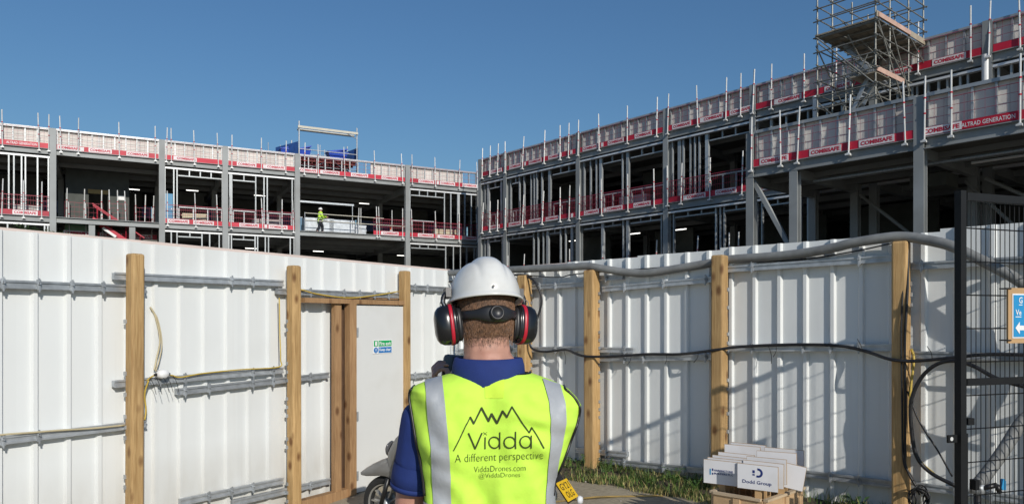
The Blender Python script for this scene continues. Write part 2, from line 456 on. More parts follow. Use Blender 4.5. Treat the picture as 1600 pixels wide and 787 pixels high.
# ---- left block
LZF, LZR, LZP, LZ0 = 7.88, 11.95, 13.22, 3.83
lb = thing('steel_framed_building', 'sunlit steel framed building under construction behind the left hoarding', 'building', LO, LA)
lcols = [-6.5, 0, 5.94, 9.74, 14.44, 22.49, 28.4, 33.5]
DEP = 13.0
for x in lcols:
    column(lb, x, -.02, 0, LZP - .02 if x < 28 else LZR)
    column(lb, x, 6.5, 0, LZR - .3, 'inner_column'); column(lb, x, DEP - .3, 0, LZR - .3, 'rear_column')
    for z in (LZ0, LZF, LZR):
        ubox('cross_beam', steel, lb, (x - .14, x + .14), (.16, DEP), (z - .72, z - .3))
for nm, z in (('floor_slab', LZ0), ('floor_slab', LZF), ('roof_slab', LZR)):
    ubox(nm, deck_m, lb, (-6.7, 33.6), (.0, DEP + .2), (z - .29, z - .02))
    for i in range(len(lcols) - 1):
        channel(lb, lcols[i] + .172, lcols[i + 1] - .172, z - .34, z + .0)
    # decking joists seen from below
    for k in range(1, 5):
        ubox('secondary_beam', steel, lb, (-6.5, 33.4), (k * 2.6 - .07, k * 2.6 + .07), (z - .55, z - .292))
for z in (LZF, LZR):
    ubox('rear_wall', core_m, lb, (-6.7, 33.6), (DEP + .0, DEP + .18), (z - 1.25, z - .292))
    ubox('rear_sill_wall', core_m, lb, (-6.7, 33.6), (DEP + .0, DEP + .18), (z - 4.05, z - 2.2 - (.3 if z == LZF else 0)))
def netting_mat():
    m = bpy.data.materials.new('debris_netting'); m.use_nodes = True
    n = m.node_tree.nodes; l = m.node_tree.links; b = n['Principled BSDF']; b.inputs['Base Color'].default_value = (.30, .32, .40, 1); b.inputs['Roughness'].default_value = .9
    t = n.new('ShaderNodeBsdfTranslucent'); t.inputs[0].default_value = (.34, .36, .46, 1); x = n.new('ShaderNodeMixShader'); x.inputs[0].default_value = .6
    l.new(b.outputs[0], x.inputs[1]); l.new(t.outputs[0], x.inputs[2]); l.new(x.outputs[0], n['Material Output'].inputs[0])
    return m
net_m = netting_mat()
for z in (LZF, LZR):
    for i in range(len(lcols) - 1):
        ubox('debris_netting', net_m, lb, (lcols[i] + .2, lcols[i + 1] - .2), (DEP + .08, DEP + .1), (z - 2.52, z - 1.2))
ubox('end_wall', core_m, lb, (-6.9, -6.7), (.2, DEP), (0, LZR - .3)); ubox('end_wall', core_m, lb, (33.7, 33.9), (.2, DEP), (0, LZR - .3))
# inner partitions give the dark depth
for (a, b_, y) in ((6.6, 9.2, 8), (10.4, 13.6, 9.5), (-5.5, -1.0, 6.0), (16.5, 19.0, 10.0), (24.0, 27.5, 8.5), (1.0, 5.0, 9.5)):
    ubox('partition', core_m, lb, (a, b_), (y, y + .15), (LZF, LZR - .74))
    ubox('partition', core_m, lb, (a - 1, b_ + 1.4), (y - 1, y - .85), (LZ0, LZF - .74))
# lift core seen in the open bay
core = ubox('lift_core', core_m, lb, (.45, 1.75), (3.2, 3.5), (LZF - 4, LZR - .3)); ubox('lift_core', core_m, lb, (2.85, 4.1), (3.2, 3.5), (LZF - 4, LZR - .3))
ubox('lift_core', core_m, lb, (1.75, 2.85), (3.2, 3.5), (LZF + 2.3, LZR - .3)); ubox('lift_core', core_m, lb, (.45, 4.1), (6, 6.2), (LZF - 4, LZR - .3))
ubox('core_lintel', mat('ochre_board', (.36, .26, .10), .7), lb, (1.72, 2.88), (3.14, 3.19), (LZF + 2.05, LZF + 2.32))
ubox('core_notice', white_m, lb, (3.45, 3.85), (3.17, 3.19), (LZF + 1.75, LZF + 2.05))
# parapets per bay
for i in range(len(lcols) - 2):
    a, b_ = lcols[i] + .2, lcols[i + 1] - .2
    parapet(lb, a, b_, LZR + .02, LZP, skip=(14.6, 19.6) if i == 4 else ((27.4, 29) if i == 5 else None))
# stud framing, upper storey then lower storey
def Ls(l): return [uL(p) for p in l]
zt = LZR - .42
for (p0, p1) in ((0, 78), (257, 349), (357, 461), (641, 748)):
    ubox('head_track', track_m, lb, (uL(p0), uL(p1)), (.0, .12), (zt - .12, zt))
    ubox('head_track', track_m, lb, (uL(p0), uL(p1)), (.0, .12), (LZF - .42 - .12, LZF - .42))
studs(lb, Ls([-60, -35, -15, 14, 22, 34, 40, 59, 76]), LZF, zt - .12)
studs(lb, Ls([258, 272, 277, 348]), LZF, zt - .12); header(lb, uL(279), uL(347), zt - .12); sill_frame(lb, uL(280), uL(347), LZF)
studs(lb, Ls([361, 400, 413, 418, 457, 461]), LZF, zt - .12, wide=[uL(361)]); header(lb, uL(364), uL(399), zt - .12); sill_frame(lb, uL(365), uL(399), LZF); sill_frame(lb, uL(420), uL(456), LZF)
studs(lb, Ls([641, 695, 705, 717, 727, 737, 748]), LZF, zt - .12, wide=[uL(717)]); header(lb, uL(643), uL(694), zt - .12); sill_frame(lb, uL(645), uL(680), LZF, 1.3)
zl = LZF - .54
studs(lb, Ls([268, 277, 316, 328, 343, 350]), LZ0 - .02, zl); header(lb, uL(279), uL(315), zl, .3)
studs(lb, Ls([358, 362, 399, 403, 415, 420, 454, 460]), LZ0 - .02, zl); header(lb, uL(364), uL(398), zl, .3)
studs(lb, Ls([641, 697, 709, 720, 730, 742]), LZ0 - .02, zl); header(lb, uL(643), uL(696), zl, .3)
studs(lb, Ls([-40, -20, 12, 40, 70, 75]), LZ0 - .02, zl)
# lower posts of the open bay
column(lb, uL(144), .05, 0, LZF - .36, 'short_post'); column(lb, uL(207), .05, 0, LZF - .36, 'short_post')
# small mesh panel at the bare corner of the roof edge
LM = Matrix.Translation(LO) @ Matrix.Rotation(LA, 4, 'Z')
gl = 'edge barriers on the left block'
bays = ['bay cut by the left frame edge', 'widest open bay left of the door side', 'narrow bay next right of the open bay', 'bay just left of the roof loading platform', 'bay under the roof loading platform', 'bay next to the inner corner']
roofp = [[5, 62, 77], [96, 123, 187, 243], [260, 268, 304, 341], [362, 408, 446], [475, 497, 538, 585, 628], [643, 679, 716, 745]]
roofl = [[], [109, 157, 215], [291], [385, 430], [481, 516, 561, 608], [665, 698, 733]]
x0s = [-6.3, .2, 6.14, 9.94, 14.64, 22.69]; x1s = [-.2, 5.74, 9.54, 14.24, 22.29, 28.2]
for i in range(6):
    barrier(LO, LA, x0s[i], x1s[i], LZR, [uL(p) for p in roofp[i]], [uL(p) for p in roofl[i]], 'red edge barrier, left block roof, ' + bays[i], gl, alt=uL(35) if i == 0 else None)
flp = [[4, 38, 66], None, [262, 306, 340], [361, 410, 440, 458], None, [643, 680, 716, 745]]
fll = [[40], None, [279, 318], [389, 434], None, [664, 697, 732]]
for i in (0, 2, 3, 5):
    barrier(LO, LA, x0s[i], x1s[i], LZF, [uL(p) for p in flp[i]], [uL(p) for p in fll[i]], 'red edge barrier, left block upper floor, ' + bays[i], gl)
barrier(LO, LA, uL(583), 22.29, LZF, [uL(588), uL(592), uL(628)], [uL(609)], 'short red and white edge barrier right of the worker on the upper floor', gl)
# red guards round the stair opening of the open bay
for k, (a, b_, y, lab) in enumerate(((.5, 2.6, 1.6, 'red mesh guard in front of the lift core doorway'), (2.9, 4.0, 1.0, 'small red mesh guard beside the stair head'), (4.4, 5.6, 2.2, 'red mesh guard at the right end of the open bay'))):
    M2 = LM @ Matrix.Translation((0, y + .14, 0))
    barrier(M2.translation, LA, a, b_, LZF, [a + .1, (a + b_) / 2, b_ - .1], [], lab, gl, toe=0)
for k, (a, b_, zz, lb_) in enumerate(((.5, 2.0, 6.92, 'lowest red and white barrier with a label under the green sheet'), (2.3, 5.7, 6.95, 'red and white barrier across the stair well below the open bay'))):
    M2 = LM @ Matrix.Translation((0, .9 + k * .6 + .14, 0))
    barrier(M2.translation, LA, a, b_, zz, [a + .3, b_ - .3], [a + .75, b_ - .9], lb_, gl, H=.55)
# landing behind those barriers
ubox('half_landing', deck_m, lb, (.3, 5.7), (.75, 3.1), (6.6, 6.84))
t = ubox('green_sheet', green_m, None, (0, 1), (0, 1), (0, 1)); t.location = LM @ Vector((1.2, 1.0, 7.38)); t.scale = (1.3, .04, .42); t.rotation_euler = (0, 0, LA)
tag(t, 'green sheet hung on the landing below the lift core', 'sheet')
# red stair
st = thing('red_stair', 'bright red site stair descending to the right in the open bay', 'stair', LM @ Vector((2.2, .35, 7.9)), LA)
for yy in (0, .9):
    b = MB(); b.obox((1.3, yy, -.95), Vector((1.45, 0, -1.0)), (0, .03, 0), Vector((.05, 0, .12))); b.build('stringer', red_m, st)
    b = MB(); b.obox((1.3, yy, .0), Vector((1.45, 0, -1.0)), (0, .025, 0), Vector((.015, 0, .03))); b.build('handrail', red_m, st)
    for k in range(4): utube('baluster', red_m, st, (.1 + k * .8, yy, -.15 - k * .55), (.1 + k * .8, yy, .83 - k * .55), .02)
for k in range(9): ubox('tread', galv, st, (.05 + k * .3, .3 + k * .3), (.04, .86), (-.14 - k * .207, -.1 - k * .207))
ubox('white_strip', white_m, st, (.7, .85), (-.06, -.04), (-1.2, -.3)).rotation_euler = (0, R(-54), 0)
for i, (x, y, z, lab) in enumerate(((2.9, 5.0, LZR - .85, 'lit tube lamp nearest the lift core'), (4.4, 7.5, LZR - .85, 'lit tube lamp deeper in the open bay'), (8.2, 6, LZR - .85, 'lit tube lamp in the narrow bay'), (12.9, 6, LZR - .85, 'lit tube lamp left of the loading platform bay'), (21.0, 6.0, LZR - .85, 'lit tube lamp above the traffic cone'), (17.2, 5.5, LZF - .85, 'lit tube lamp on the storey under the worker'), (12.2, 5.5, LZF - .85, 'lit tube lamp low in the bay left of the worker'), (24.2, 6.0, LZF - .85, 'lit tube lamp low beside the orange drum'))):
    lamp_tube(LM, x, y, z, lab)

# ---- right block
RZF, RZR, RZP, RZ0 = 8.13, 12.1, 13.42, 4.1
rb = thing('steel_framed_building', 'long shaded steel framed building running towards the right of the photo', 'building', RO, RA)
rcols = [0, 2.9, 10.07, 16.9, 22.3, 28.2, 32.6, 39.0, 45.0]
RD = 13.0
for x in rcols:
    column(rb, x, -.02, 0, RZP - .02)
    column(rb, x, 6.5, 0, RZR - .3, 'inner_column')
    for z in (RZ0, RZF, RZR):
        ubox('cross_beam', steel, rb, (x - .14, x + .14), (.16, RD), (z - .72, z - .3))
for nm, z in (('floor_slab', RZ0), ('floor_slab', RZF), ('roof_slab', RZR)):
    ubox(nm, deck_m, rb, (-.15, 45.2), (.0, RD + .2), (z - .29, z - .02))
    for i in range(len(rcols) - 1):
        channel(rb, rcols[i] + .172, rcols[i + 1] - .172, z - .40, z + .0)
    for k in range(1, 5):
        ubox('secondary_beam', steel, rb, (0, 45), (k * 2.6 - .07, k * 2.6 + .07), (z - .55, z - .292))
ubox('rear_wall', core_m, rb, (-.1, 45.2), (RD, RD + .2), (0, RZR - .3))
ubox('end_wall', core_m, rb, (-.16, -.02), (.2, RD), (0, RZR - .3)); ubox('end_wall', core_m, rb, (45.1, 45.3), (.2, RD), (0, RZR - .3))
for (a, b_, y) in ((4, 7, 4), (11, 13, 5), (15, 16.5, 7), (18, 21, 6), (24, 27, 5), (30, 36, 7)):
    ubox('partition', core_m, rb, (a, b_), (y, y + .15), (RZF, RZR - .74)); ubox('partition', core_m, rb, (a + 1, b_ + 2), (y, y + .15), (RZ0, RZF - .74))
for i in range(len(rcols) - 1):
    parapet(rb, rcols[i] + .2, rcols[i + 1] - .2, RZR + .02, RZP, .62)
def Rs(l): return [uR(p) for p in l]
zt = RZR - .48
for i in range(len(rcols) - 1):
    for z in (zt, RZF - .48):
        ubox('head_track', track_m, rb, (rcols[i] + .18, rcols[i + 1] - .18), (-.13, .12), (z - .1, z))
def rstuds(px, wide, z0, z1):
    studs(rb, Rs(px), z0, z1, wide=[uR(p) for p in wide])
rstuds([757, 762, 783, 797, 811, 818, 829, 834, 838, 846, 858, 912, 922, 931, 938, 972, 980, 1050, 1061, 1067, 1078, 1085, 1092, 1104], [762, 783, 858, 938, 980, 1061, 1104], RZF, zt - .1)
for a, b_ in ((765, 781), (800, 810), (863, 901), (942, 970), (985, 1038), (1108, 1170)):
    header(rb, uR(a), uR(b_), zt - .1); sill_frame(rb, uR(a), uR(b_), RZF)
studs(rb, Rs([1183, 1204, 1228, 1262, 1292, 1315, 1340, 1402, 1412, 1425, 1450, 1466, 1480, 1500, 1512, 1560, 1580, 1610, 1650]), RZF, zt - .1)
for a, b_ in ((1185, 1226), (1230, 1262), (1294, 1340), (1415, 1450), (1452, 1480), (1562, 1640)):
    header(rb, uR(a), uR(b_), zt - .1, .5)
rstuds([757, 762, 785, 833, 840, 848, 855, 875, 883, 893, 941, 973, 980, 1033, 1052, 1118, 1125, 1131, 1183, 1190, 1240, 1251, 1262], [762, 785, 855, 893, 941, 980], RZ0, RZF - .58)
for a, b_ in ((765, 781), (790, 832), (858, 874), (912, 938), (944, 970), (985, 1032), (1054, 1117), (1132, 1168), (1192, 1238)):
    header(rb, uR(a), uR(b_), RZF - .58, .28)
RM = Matrix.Translation(RO) @ Matrix.Rotation(RA, 4, 'Z')
utube('round_column', white_m, rb, (uR(1542), -.1, RZF), (uR(1542), -.1, RZR - .02), .14, 16)
utube('round_column', white_m, rb, (uR(1276), -.1, RZF), (uR(1276), -.1, RZR - .02), .12, 16)
gr = 'edge barriers on the right block'
rbn = ['end bay at the inner corner', 'second bay from the inner corner', 'third bay from the inner corner', 'bay left of the low wing', 'bay behind the scaffold tower', 'bay right of the scaffold tower', 'bay at the right frame edge', 'bay beyond the right frame edge']
rposts = [757, 769, 781, 793, 820, 854, 879, 892, 907, 940, 984, 1030, 1047, 1094, 1138, 1161, 1180, 1209, 1260, 1310, 1360, 1438, 1520, 1548, 1597, 1680]
rlabs = [778, 808, 839, 870, 925, 965, 1008, 1068, 1117, 1160, 1192, 1236, 1312, 1402, 1485, 1568]
for i in range(7):
    a, b_ = rcols[i] + .2, rcols[i + 1] - .2
    barrier(RO, RA, a, b_, RZR, [uR(p) for p in rposts if a - .25 < uR(p) < b_ + .25], [uR(p) for p in rlabs if a + .4 < uR(p) < b_ - .4], 'red edge barrier, right block roof, ' + rbn[i], gr)
fposts = [757, 769, 781, 793, 820, 851, 879, 893, 909, 944, 985, 1026, 1047, 1068, 1113, 1163]
flabs = [775, 807, 839, 866, 927, 963, 1006, 1056, 1090, 1137, 1205]
for i in range(4):
    a, b_ = rcols[i] + .2, rcols[i + 1] - .2
    barrier(RO, RA, a, b_, RZF, [uR(p) for p in fposts if a - .25 < uR(p) < b_ + .25], [uR(p) for p in flabs if a + .4 < uR(p) < b_ - .4], 'red edge barrier, right block upper floor, ' + rbn[i], gr)
barrier(RO, RA, 22.5, 24.6, RZF - .1, [], [uR(1205)], 'short red barrier end seen under the low wing roof', gr)
for (p, z) in ((757, 0), (793, 0), (820, 0), (893, 0), (909, 0), (945, 0), (985, 0), (1028, 0), (1046, 0), (1092, 0), (1143, 0), (1157, 0), (1207, 0)):
    pass
lowp = [797, 821, 894, 909, 945, 985, 1028, 1092, 1143, 1157, 1207]
for i in range(4):
    a, b_ = rcols[i] + .2, rcols[i + 1] - .2
    ps = [uR(p) for p in lowp if a < uR(p) < b_]
    if ps: barrier(RO, RA, a, b_, RZ0, ps, [], 'red edge barrier, right block lower floor, ' + rbn[i], gr)
for i, (x, y, z, lab) in enumerate(((6.0, 3.5, RZF - .9, 'lit tube lamp nearest the inner corner of the right block'), (11.6, 3.5, RZF - .9, 'lit tube lamp in the middle of the right block'), (14.8, 4.0, RZF - .9, 'lit tube lamp left of the diagonal brace'), (35.5, 3.5, RZF - .9, 'lit tube lamp seen just above the black gate'))):
    lamp_tube(RM, x, y, z, lab)

# ---- low wing in front of the right block
WZ, WP = 7.94, 9.46
wb = thing('low_wing', 'low shaded wing with parapet in front of the right block', 'building', WO, WA)
WMm = Matrix.Translation(WO) @ Matrix.Rotation(WA, 4, 'Z')
wc = [0, 1.92, 6.54, 11.8, 16.5]
WDp = 5.55
for i, x in enumerate(wc):
    if i in (1,): column(wb, x, -.02, 0, WZ - .42)
    elif i == 0: column(wb, x, -.02, 0, WP - .1)
    else: column(wb, x, -.02, 0, WP - .1)
    column(wb, x, WDp - .45, 0, WZ - .4, 'rear_column')
    ubox('cross_beam', steel, wb, (x - .12, x + .12), (.16, WDp - .1), (WZ - .7, WZ - .33))
ubox('roof_slab', deck_m, wb, (-.2, 16.8), (.02, WDp - .05), (WZ - .32, WZ - .02))
channel(wb, -.2, 6.36, WZ - .42, WZ); channel(wb, 6.72, 11.62, WZ - .42, WZ); channel(wb, 11.98, 16.8, WZ - .42, WZ)
for k in (1.3, 2.6, 3.9):
    ubox('secondary_beam', steel, wb, (-.2, 16.8), (k - .06, k + .06), (WZ - .52, WZ - .322))
ubox('side_beam', steel, wb, (-.26, -.2), (.0, WDp - .05), (WZ - .42, WZ + .0))
parapet(wb, .2, 6.34, WZ + .02, WP, .66); parapet(wb, 6.74, 11.6, WZ + .02, WP, .66); parapet(wb, 12, 16.4, WZ + .02, WP, .66)
b = MB(); b.obox((1.75, .0, 4.45), Vector((1.72, 0, -3.05)), (0, .07, 0), Vector((.075, 0, .042))); b.build('diagonal_brace', steel, wb)
utube('soffit_pipe', galv, wb, (2.2, .9, WZ - .75), (14, .9, WZ - .75), .06)
utube('soffit_pipe', white_m, wb, (7.6, 1.6, WZ - .8), (15, 1.6, WZ - .8), .05)
ubox('air_duct', core_m, wb, (5.0, 6.3), (3.0, 4.2), (WZ - 1.2, WZ - .7))
for a, b_ in (((2.2, 4.9, 7.1), (5.6, 4.9, 4.0)), ((8.8, 4.9, 4.2), (6.3, 4.9, 7.1)), ((7.0, 4.9, 7.1), (11, 4.9, 4.5))):
    utube('rear_brace', steel, wb, a, b_, .07)
gw = 'edge barriers on the low wing'
barrier(WO, WA, -.05, 6.36, WZ, [uW(p) for p in (1178, 1224, 1250, 1330, 1418)], [uW(1212), uW(1292), uW(1372)], 'red edge barrier on the low wing, long run left of the grey column', gw)
barrier(WO, WA, 6.72, 11.6, WZ, [uW(p) for p in (1448, 1490, 1597)], [uW(1473)], 'red edge barrier on the low wing with white lettering beside the block label', gw, alt=uW(1546))
barrier(WO, WA, 12.0, 16.4, WZ, [12.3, 14.1, 16.0], [13.3], 'red edge barrier on the low wing beyond the right frame edge', gw)

# ------------------------------------------------------------------ scaffold tower on the wing roof
TC = Vector((13.83, 28.0, 0))
tw = thing('scaffold_tower', 'tall tube scaffold stair tower standing on the low wing roof', 'scaffold', (TC.x, TC.y, WZ), WA)
# local: x along facade (negative = left/back), y into building
def tt(a, b_, r=.03, name='tube'): return utube(name, tube_m, tw, a, b_, r, 6)
TL, TD, DK = -2.3, 4.5, 5.2
ux = [TL, -1.15, 0]; uy = [0, 1.25, 3.0, TD]
for x in (TL, 0):
    for y in uy: tt((x, y, .0 if y < 4.2 else 4.3), (x, y, 7.0 + rnd.uniform(0, .5)), .034, 'standard')
tt((-1.15, 0, 0), (-1.15, 0, 3.6), .03, 'standard'); tt((-1.15, TD, 4.3), (-1.15, TD, 7), .03, 'standard')
for z in (.55, 1.1, 1.65, 2.2, 2.7, 3.3, 3.9, 4.5, 5.1, 5.75, 6.25, 6.8):
    for y in (0, TD):
        if y == 0 or z > 4.4: tt((TL - .15, y - .05, z), (.18, y - .05, z), .027, 'ledger')
    for x in (TL, 0):
        ymax = TD if z > 4.4 else 3.0
        tt((x + .05, -.2, z + .06), (x + .05, ymax + .2, z + .06), .027, 'transom')
for z in (5.75, 6.25, 6.8):
    for y in (1.25, 3.0): tt((TL - .1, y, z + .12), (.1, y, z + .12), .025, 'ledger')
for a, b_ in (((TL, -.07, .2), (0, -.07, 2.6)), ((0, -.08, 2.7), (TL, -.08, 5.1)), ((.06, 0, 2.4), (.06, 3.0, .2)), ((.06, .1, 5.1), (.06, 2.9, 1.7)), ((.08, 0, 4.9), (.08, 3.0, 3.0)), ((TL - .06, 0, 4.8), (TL - .06, 3, 2.2)), ((TL, 3.05, .2), (0, 3.05, 2.6)), ((0, 3.05, 2.6), (TL, 3.05, 4.9)), ((TL, .06, 4.9), (-.6, .06, 3.2))):
    tt(a, b_, .027, 'brace')
for k in range(9):
    ubox('deck_board', plank_m, tw, (TL - .05 + k * .262, TL - .05 + k * .262 + .24), (-.1, TD + .3), (DK - .06, DK))
for k in range(7): ubox('deck_bearer', tube_m, tw, (TL - .1, .1), (-.05 + k * .7, .02 + k * .7), (DK - .14, DK - .065))
ubox('toe_board', plank_m, tw, (.06, .1), (-.1, TD + .3), (DK + .01, DK + .24)); ubox('toe_board', mat('pinkish_board', (.5, .33, .26), .8, 0, .15, 3), tw, (.11, .14), (0, 2.9), (DK + .02, DK + .2))
for k in range(4):
    ubox('landing_board', plank_m, tw, (-.95 + k * .25, -.72 + k * .25), (-.05, 1.2), (3.12, 3.17))
ubox('toe_board', mat('pinkish_board', (.5, .33, .26)), tw, (.06, .09), (-.05, 2.4), (3.17, 3.36))
for z in (.3, .85, 1.4, 1.95, 2.95, 3.6, 4.2, 4.8):
    tt((TL - .1, 1.25, z), (.1, 1.25, z), .022, 'ledger'); tt((TL - .1, 3.0, z + .05), (.1, 3.0, z + .05), .022, 'ledger')
    tt((-1.15, -.1, z), (-1.15, 3.1, z), .02, 'transom')
for a, b_ in (((TL, .05, 2.5), (0, .05, .1)), ((TL, 1.3, .1), (0, 1.3, 2.4)), ((0, 1.3, 2.6), (TL, 1.3, 4.9)), ((.1, 1.2, 5.1), (.1, 3.0, 2.6)), ((-1.1, .1, 4.9), (-1.1, 2.9, 3.1)), ((.1, 3.0, 5.1), (.1, TD, 4.3))):
    tt(a, b_, .022, 'brace')
def flight(a, b_, w):
    a = Vector(a); b_ = Vector(b_); d = b_ - a
    for yy in (0, w):
        bb = MB(); bb.obox((a + b_) / 2 + Vector((0, yy, 0)), d / 2, (0, .02, 0), Vector((-d.z, 0, d.x)).normalized() * .07); bb.build('stair_stringer', galv, tw)
        tt(a + Vector((0, yy, .9)), b_ + Vector((0, yy, .9)), .022, 'handrail')
    n = 9
    for k in range(n):
        p = a + d * (k + .5) / n; ubox('stair_tread', galv, tw, (p.x - .1, p.x + .1), (p.y + .025, p.y + w - .025), (p.z - .02, p.z + .02))
flight((-2.1, .45, .0), (-.5, .45, 3.15), .6); flight((-.4, 1.3, 3.15), (-2.0, 1.3, DK), .6)

# ------------------------------------------------------------------ loading platform on the left block's roof
lp = thing('loading_platform', 'scaffold loading platform with cream overhead beam on the left block roof', 'scaffold', LM @ Vector((uL(470), .5, LZR)), LA)
PW = uL(561) - uL(470)
for x in (0, PW):
    for y in (0, 2.6): utube('standard', galv, lp, (x, y, 0), (x, y, 3.7 if y == 0 else 2.9), .05)
for x in (PW * .3, PW * .62): utube('standard', galv, lp, (x, 3.2, 0), (x, 3.2, 2.6), .035)
cream = mat('cream_beam', (.55, .52, .43), .6, 0, .1, 3)
ubox('overhead_beam', cream, lp, (-.1, PW + .05), (-.14, -.04), (3.2, 3.36)); ubox('overhead_beam', cream, lp, (-.05, PW - .1), (.3, .4), (3.1, 3.25))
utube('knee_brace', galv, lp, (PW, 0, 2.9), (PW - .7, 0, 3.2), .03)
for k in range(11): ubox('deck_board', mat('red_formwork', (.19, .045, .035), .7, 0, .3, 3), lp, (PW * k / 11 + .02, PW * (k + 1) / 11 - .02), (.1, 3.4), (1.17, 1.24))
for k in range(5): ubox('deck_bearer', mat('red_formwork', (.2, .04, .03)), lp, (0, PW), (.3 + k * .7, .42 + k * .7), (1.0, 1.165))
for a, b_ in (((.2, .1, .1), (1.8, .1, 1.0)), ((PW - .2, .1, .1), (PW - 1.6, .1, 1.05)), ((0, .0, .6), (PW, .0, .6)), ((0, 2.6, .3), (PW, 2.6, .3)), ((0, 0, 1.75), (PW, 0, 1.75)), ((0, 2.6, 1.9), (PW, 2.6, 1.9)), ((PW, .2, .1), (PW - .2, 2.4, 1.1))):
    utube('tube', galv, lp, a, b_, .03)
for x in (-1.6, -.75, PW * .25, PW * .52, PW * .8):
    utube('standard', galv, lp, (x, 2.9, 0), (x, 2.9, 2.5 + rnd.uniform(0, .5)), .028)
for z in (1.5, 2.05): utube('guard_tube', galv, lp, (0, 2.75, z), (PW, 2.75, z), .024)
for z in (1.5, 2.2): utube('guard_tube', galv, lp, (PW, 0, z), (PW, 2.7, z), .024)
for k in range(6): utube('under_tube', tube_m, lp, (PW * k / 5, .1 + .3 * (k % 2), .05), (PW * (k + .7) / 5.6, 2.4, 1.0), .025)
for x0, x1, y0, y1 in ((-1.1, -.05, .2, 2.8), (PW - .5, PW + .1, .1, 2.8)):
    b = MB()
    b.add([(x0, y1, 1.35), (x1, y0, 1.35), (x1, y0, 2.3), (x0, y1, 2.3), (x0 + .03, y1 + .03, 1.35), (x1 + .03, y0 + .03, 1.35), (x1 + .03, y0 + .03, 2.3), (x0 + .03, y1 + .03, 2.3)], [(0, 1, 2, 3), (7, 6, 5, 4), (0, 4, 5, 1), (3, 2, 6, 7), (0, 3, 7, 4), (1, 5, 6, 2)])
    b.build('blue_side_net', mat('blue_net', (.03, .10, .33), .7, 0, .2, 4), lp)
def blue_tub(x, y, z, w, label):
    r = thing('rubble_tub', label, 'tub', LM @ Vector((x, y, z)), LA, 'blue tubs on the loading platform')
    b = MB(); a = .36 * w
    b.add([(-a, -.3, 0), (a, -.3, 0), (a, .3, 0), (-a, .3, 0), (-a * 1.4, -.45, .62), (a * 1.4, -.45, .62), (a * 1.4, .45, .62), (-a * 1.4, .45, .62)], [(0, 3, 2, 1), (0, 1, 5, 4), (1, 2, 6, 5), (2, 3, 7, 6), (3, 0, 4, 7)])
    b.build('tub_body', blue_m, r)
    b = MB(); b.box((-a * 1.5, -.5, .6), (a * 1.5, .5, .66)); b.obox((.1, 0, .78), (a * 1.2, 0, .12), (0, .42, 0), (0, 0, .04)); b.build('lid', blue_m, r)
blue_tub(uL(481), 1.4, LZR + 1.24, .9, 'small blue plastic tub at the left of the loading platform')
blue_tub(uL(533), 1.2, LZR + 1.24, 1.4, 'larger blue plastic tub with raised lid at the right of the loading platform')
blue_tub(uL(457), 2.2, LZR + 1.3, .9, 'blue plastic tub outside the left blue net')

# ------------------------------------------------------------------ site clutter on the left block's upper floor
def low_rail():
    r = thing('guard_rail', 'grey tube loading gate in front of the worker', 'gate', LM @ Vector((uL(467), -.02, LZF)), LA)
    W = uL(553) - uL(467)
    for z, a, b_ in ((2.05, 0, W), ):
        ubox('gate_beam', galv, r, (a, b_), (-.03, .03), (z - .06, z + .06))
    utube('gate_post', galv, r, (.05, 0, 0), (.05, 0, 2.05), .035); utube('gate_post', galv, r, (W - .1, 0, .4), (W - .1, 0, 2.05), .035)
    for z in (.75, 1.25): utube('gate_rail', cream, r, (.4, -.08, z), (W + 4.2 - (2 if z > 1 else 0), -.08, z - .02), .03)
    utube('gate_post', galv, r, (.4, -.08, 0), (.4, -.08, 1.3), .03); utube('gate_post', galv, r, (W + .3, -.08, 0), (W + .3, -.08, 1.3), .04)
    for x in (W + .4, W + .55, W + 2.9): utube('gate_post', post_white, r, (x, .1, 0), (x, .1, 1.9), .028)
low_rail()
wrap = mat('plastic_wrap', (.62, .66, .70), .25, 0, .18, 4, .5, 5)
for k, (px, w, h, lab) in enumerate(((497, 2.1, .95, 'left plastic wrapped pallet stack behind the worker'), (532, 1.9, .92, 'right plastic wrapped pallet stack behind the gate beam'))):
    r = thing('wrapped_pallet', lab, 'pallet', LM @ Vector((uL(px) + .3, 1.2, LZF)), LA, 'wrapped pallets on the upper floor')
    me = bevel_box(w, 1.0, h, .05, wrap, 'wrapped_load'); ob('wrapped_load', me, r, (0, 0, h / 2 + .12))
    for q in (-.8, 0, .8): ubox('pallet_bearer', plank_m, r, (q * w / 2 - .06, q * w / 2 + .06), (-.5, .5), (0, .115))
cone = thing('traffic_cone', 'orange and white traffic cone on the upper floor', 'cone', LM @ Vector((uL(617), .8, LZF)), LA)
b = MB(); b.lathe([(.19, .04), (.05, .75), (.02, .76)], 14); b.build('cone_body', mat('cone_orange', (.65, .10, .02), .5), cone, True)
b = MB(); b.lathe([(.142, .28), (.096, .52)], 14); b.xf(Matrix.Scale(1.03, 4)); b.build('white_band', white_m, cone, True)
ubox('cone_base', black_m, cone, (-.2, .2), (-.2, .2), (0, .04))
dr = thing('orange_drum', 'orange plastic drum on the storey below the corner bay', 'drum', LM @ Vector((uL(653), 1.2, LZ0 + .0)), LA)
b = MB(); b.lathe([(0, 0), (.3, 0), (.32, .1), (.32, .4), (.34, .42), (.32, .45), (.31, .8), (.2, .86), (0, .86)], 16); b.build('drum_body', mat('cone_orange', (.65, .1, .02)), dr, True)
b = MB(); b.lathe([(.1, .86), (.1, .9), (0, .9)], 10); b.build('drum_lid', black_m, dr)
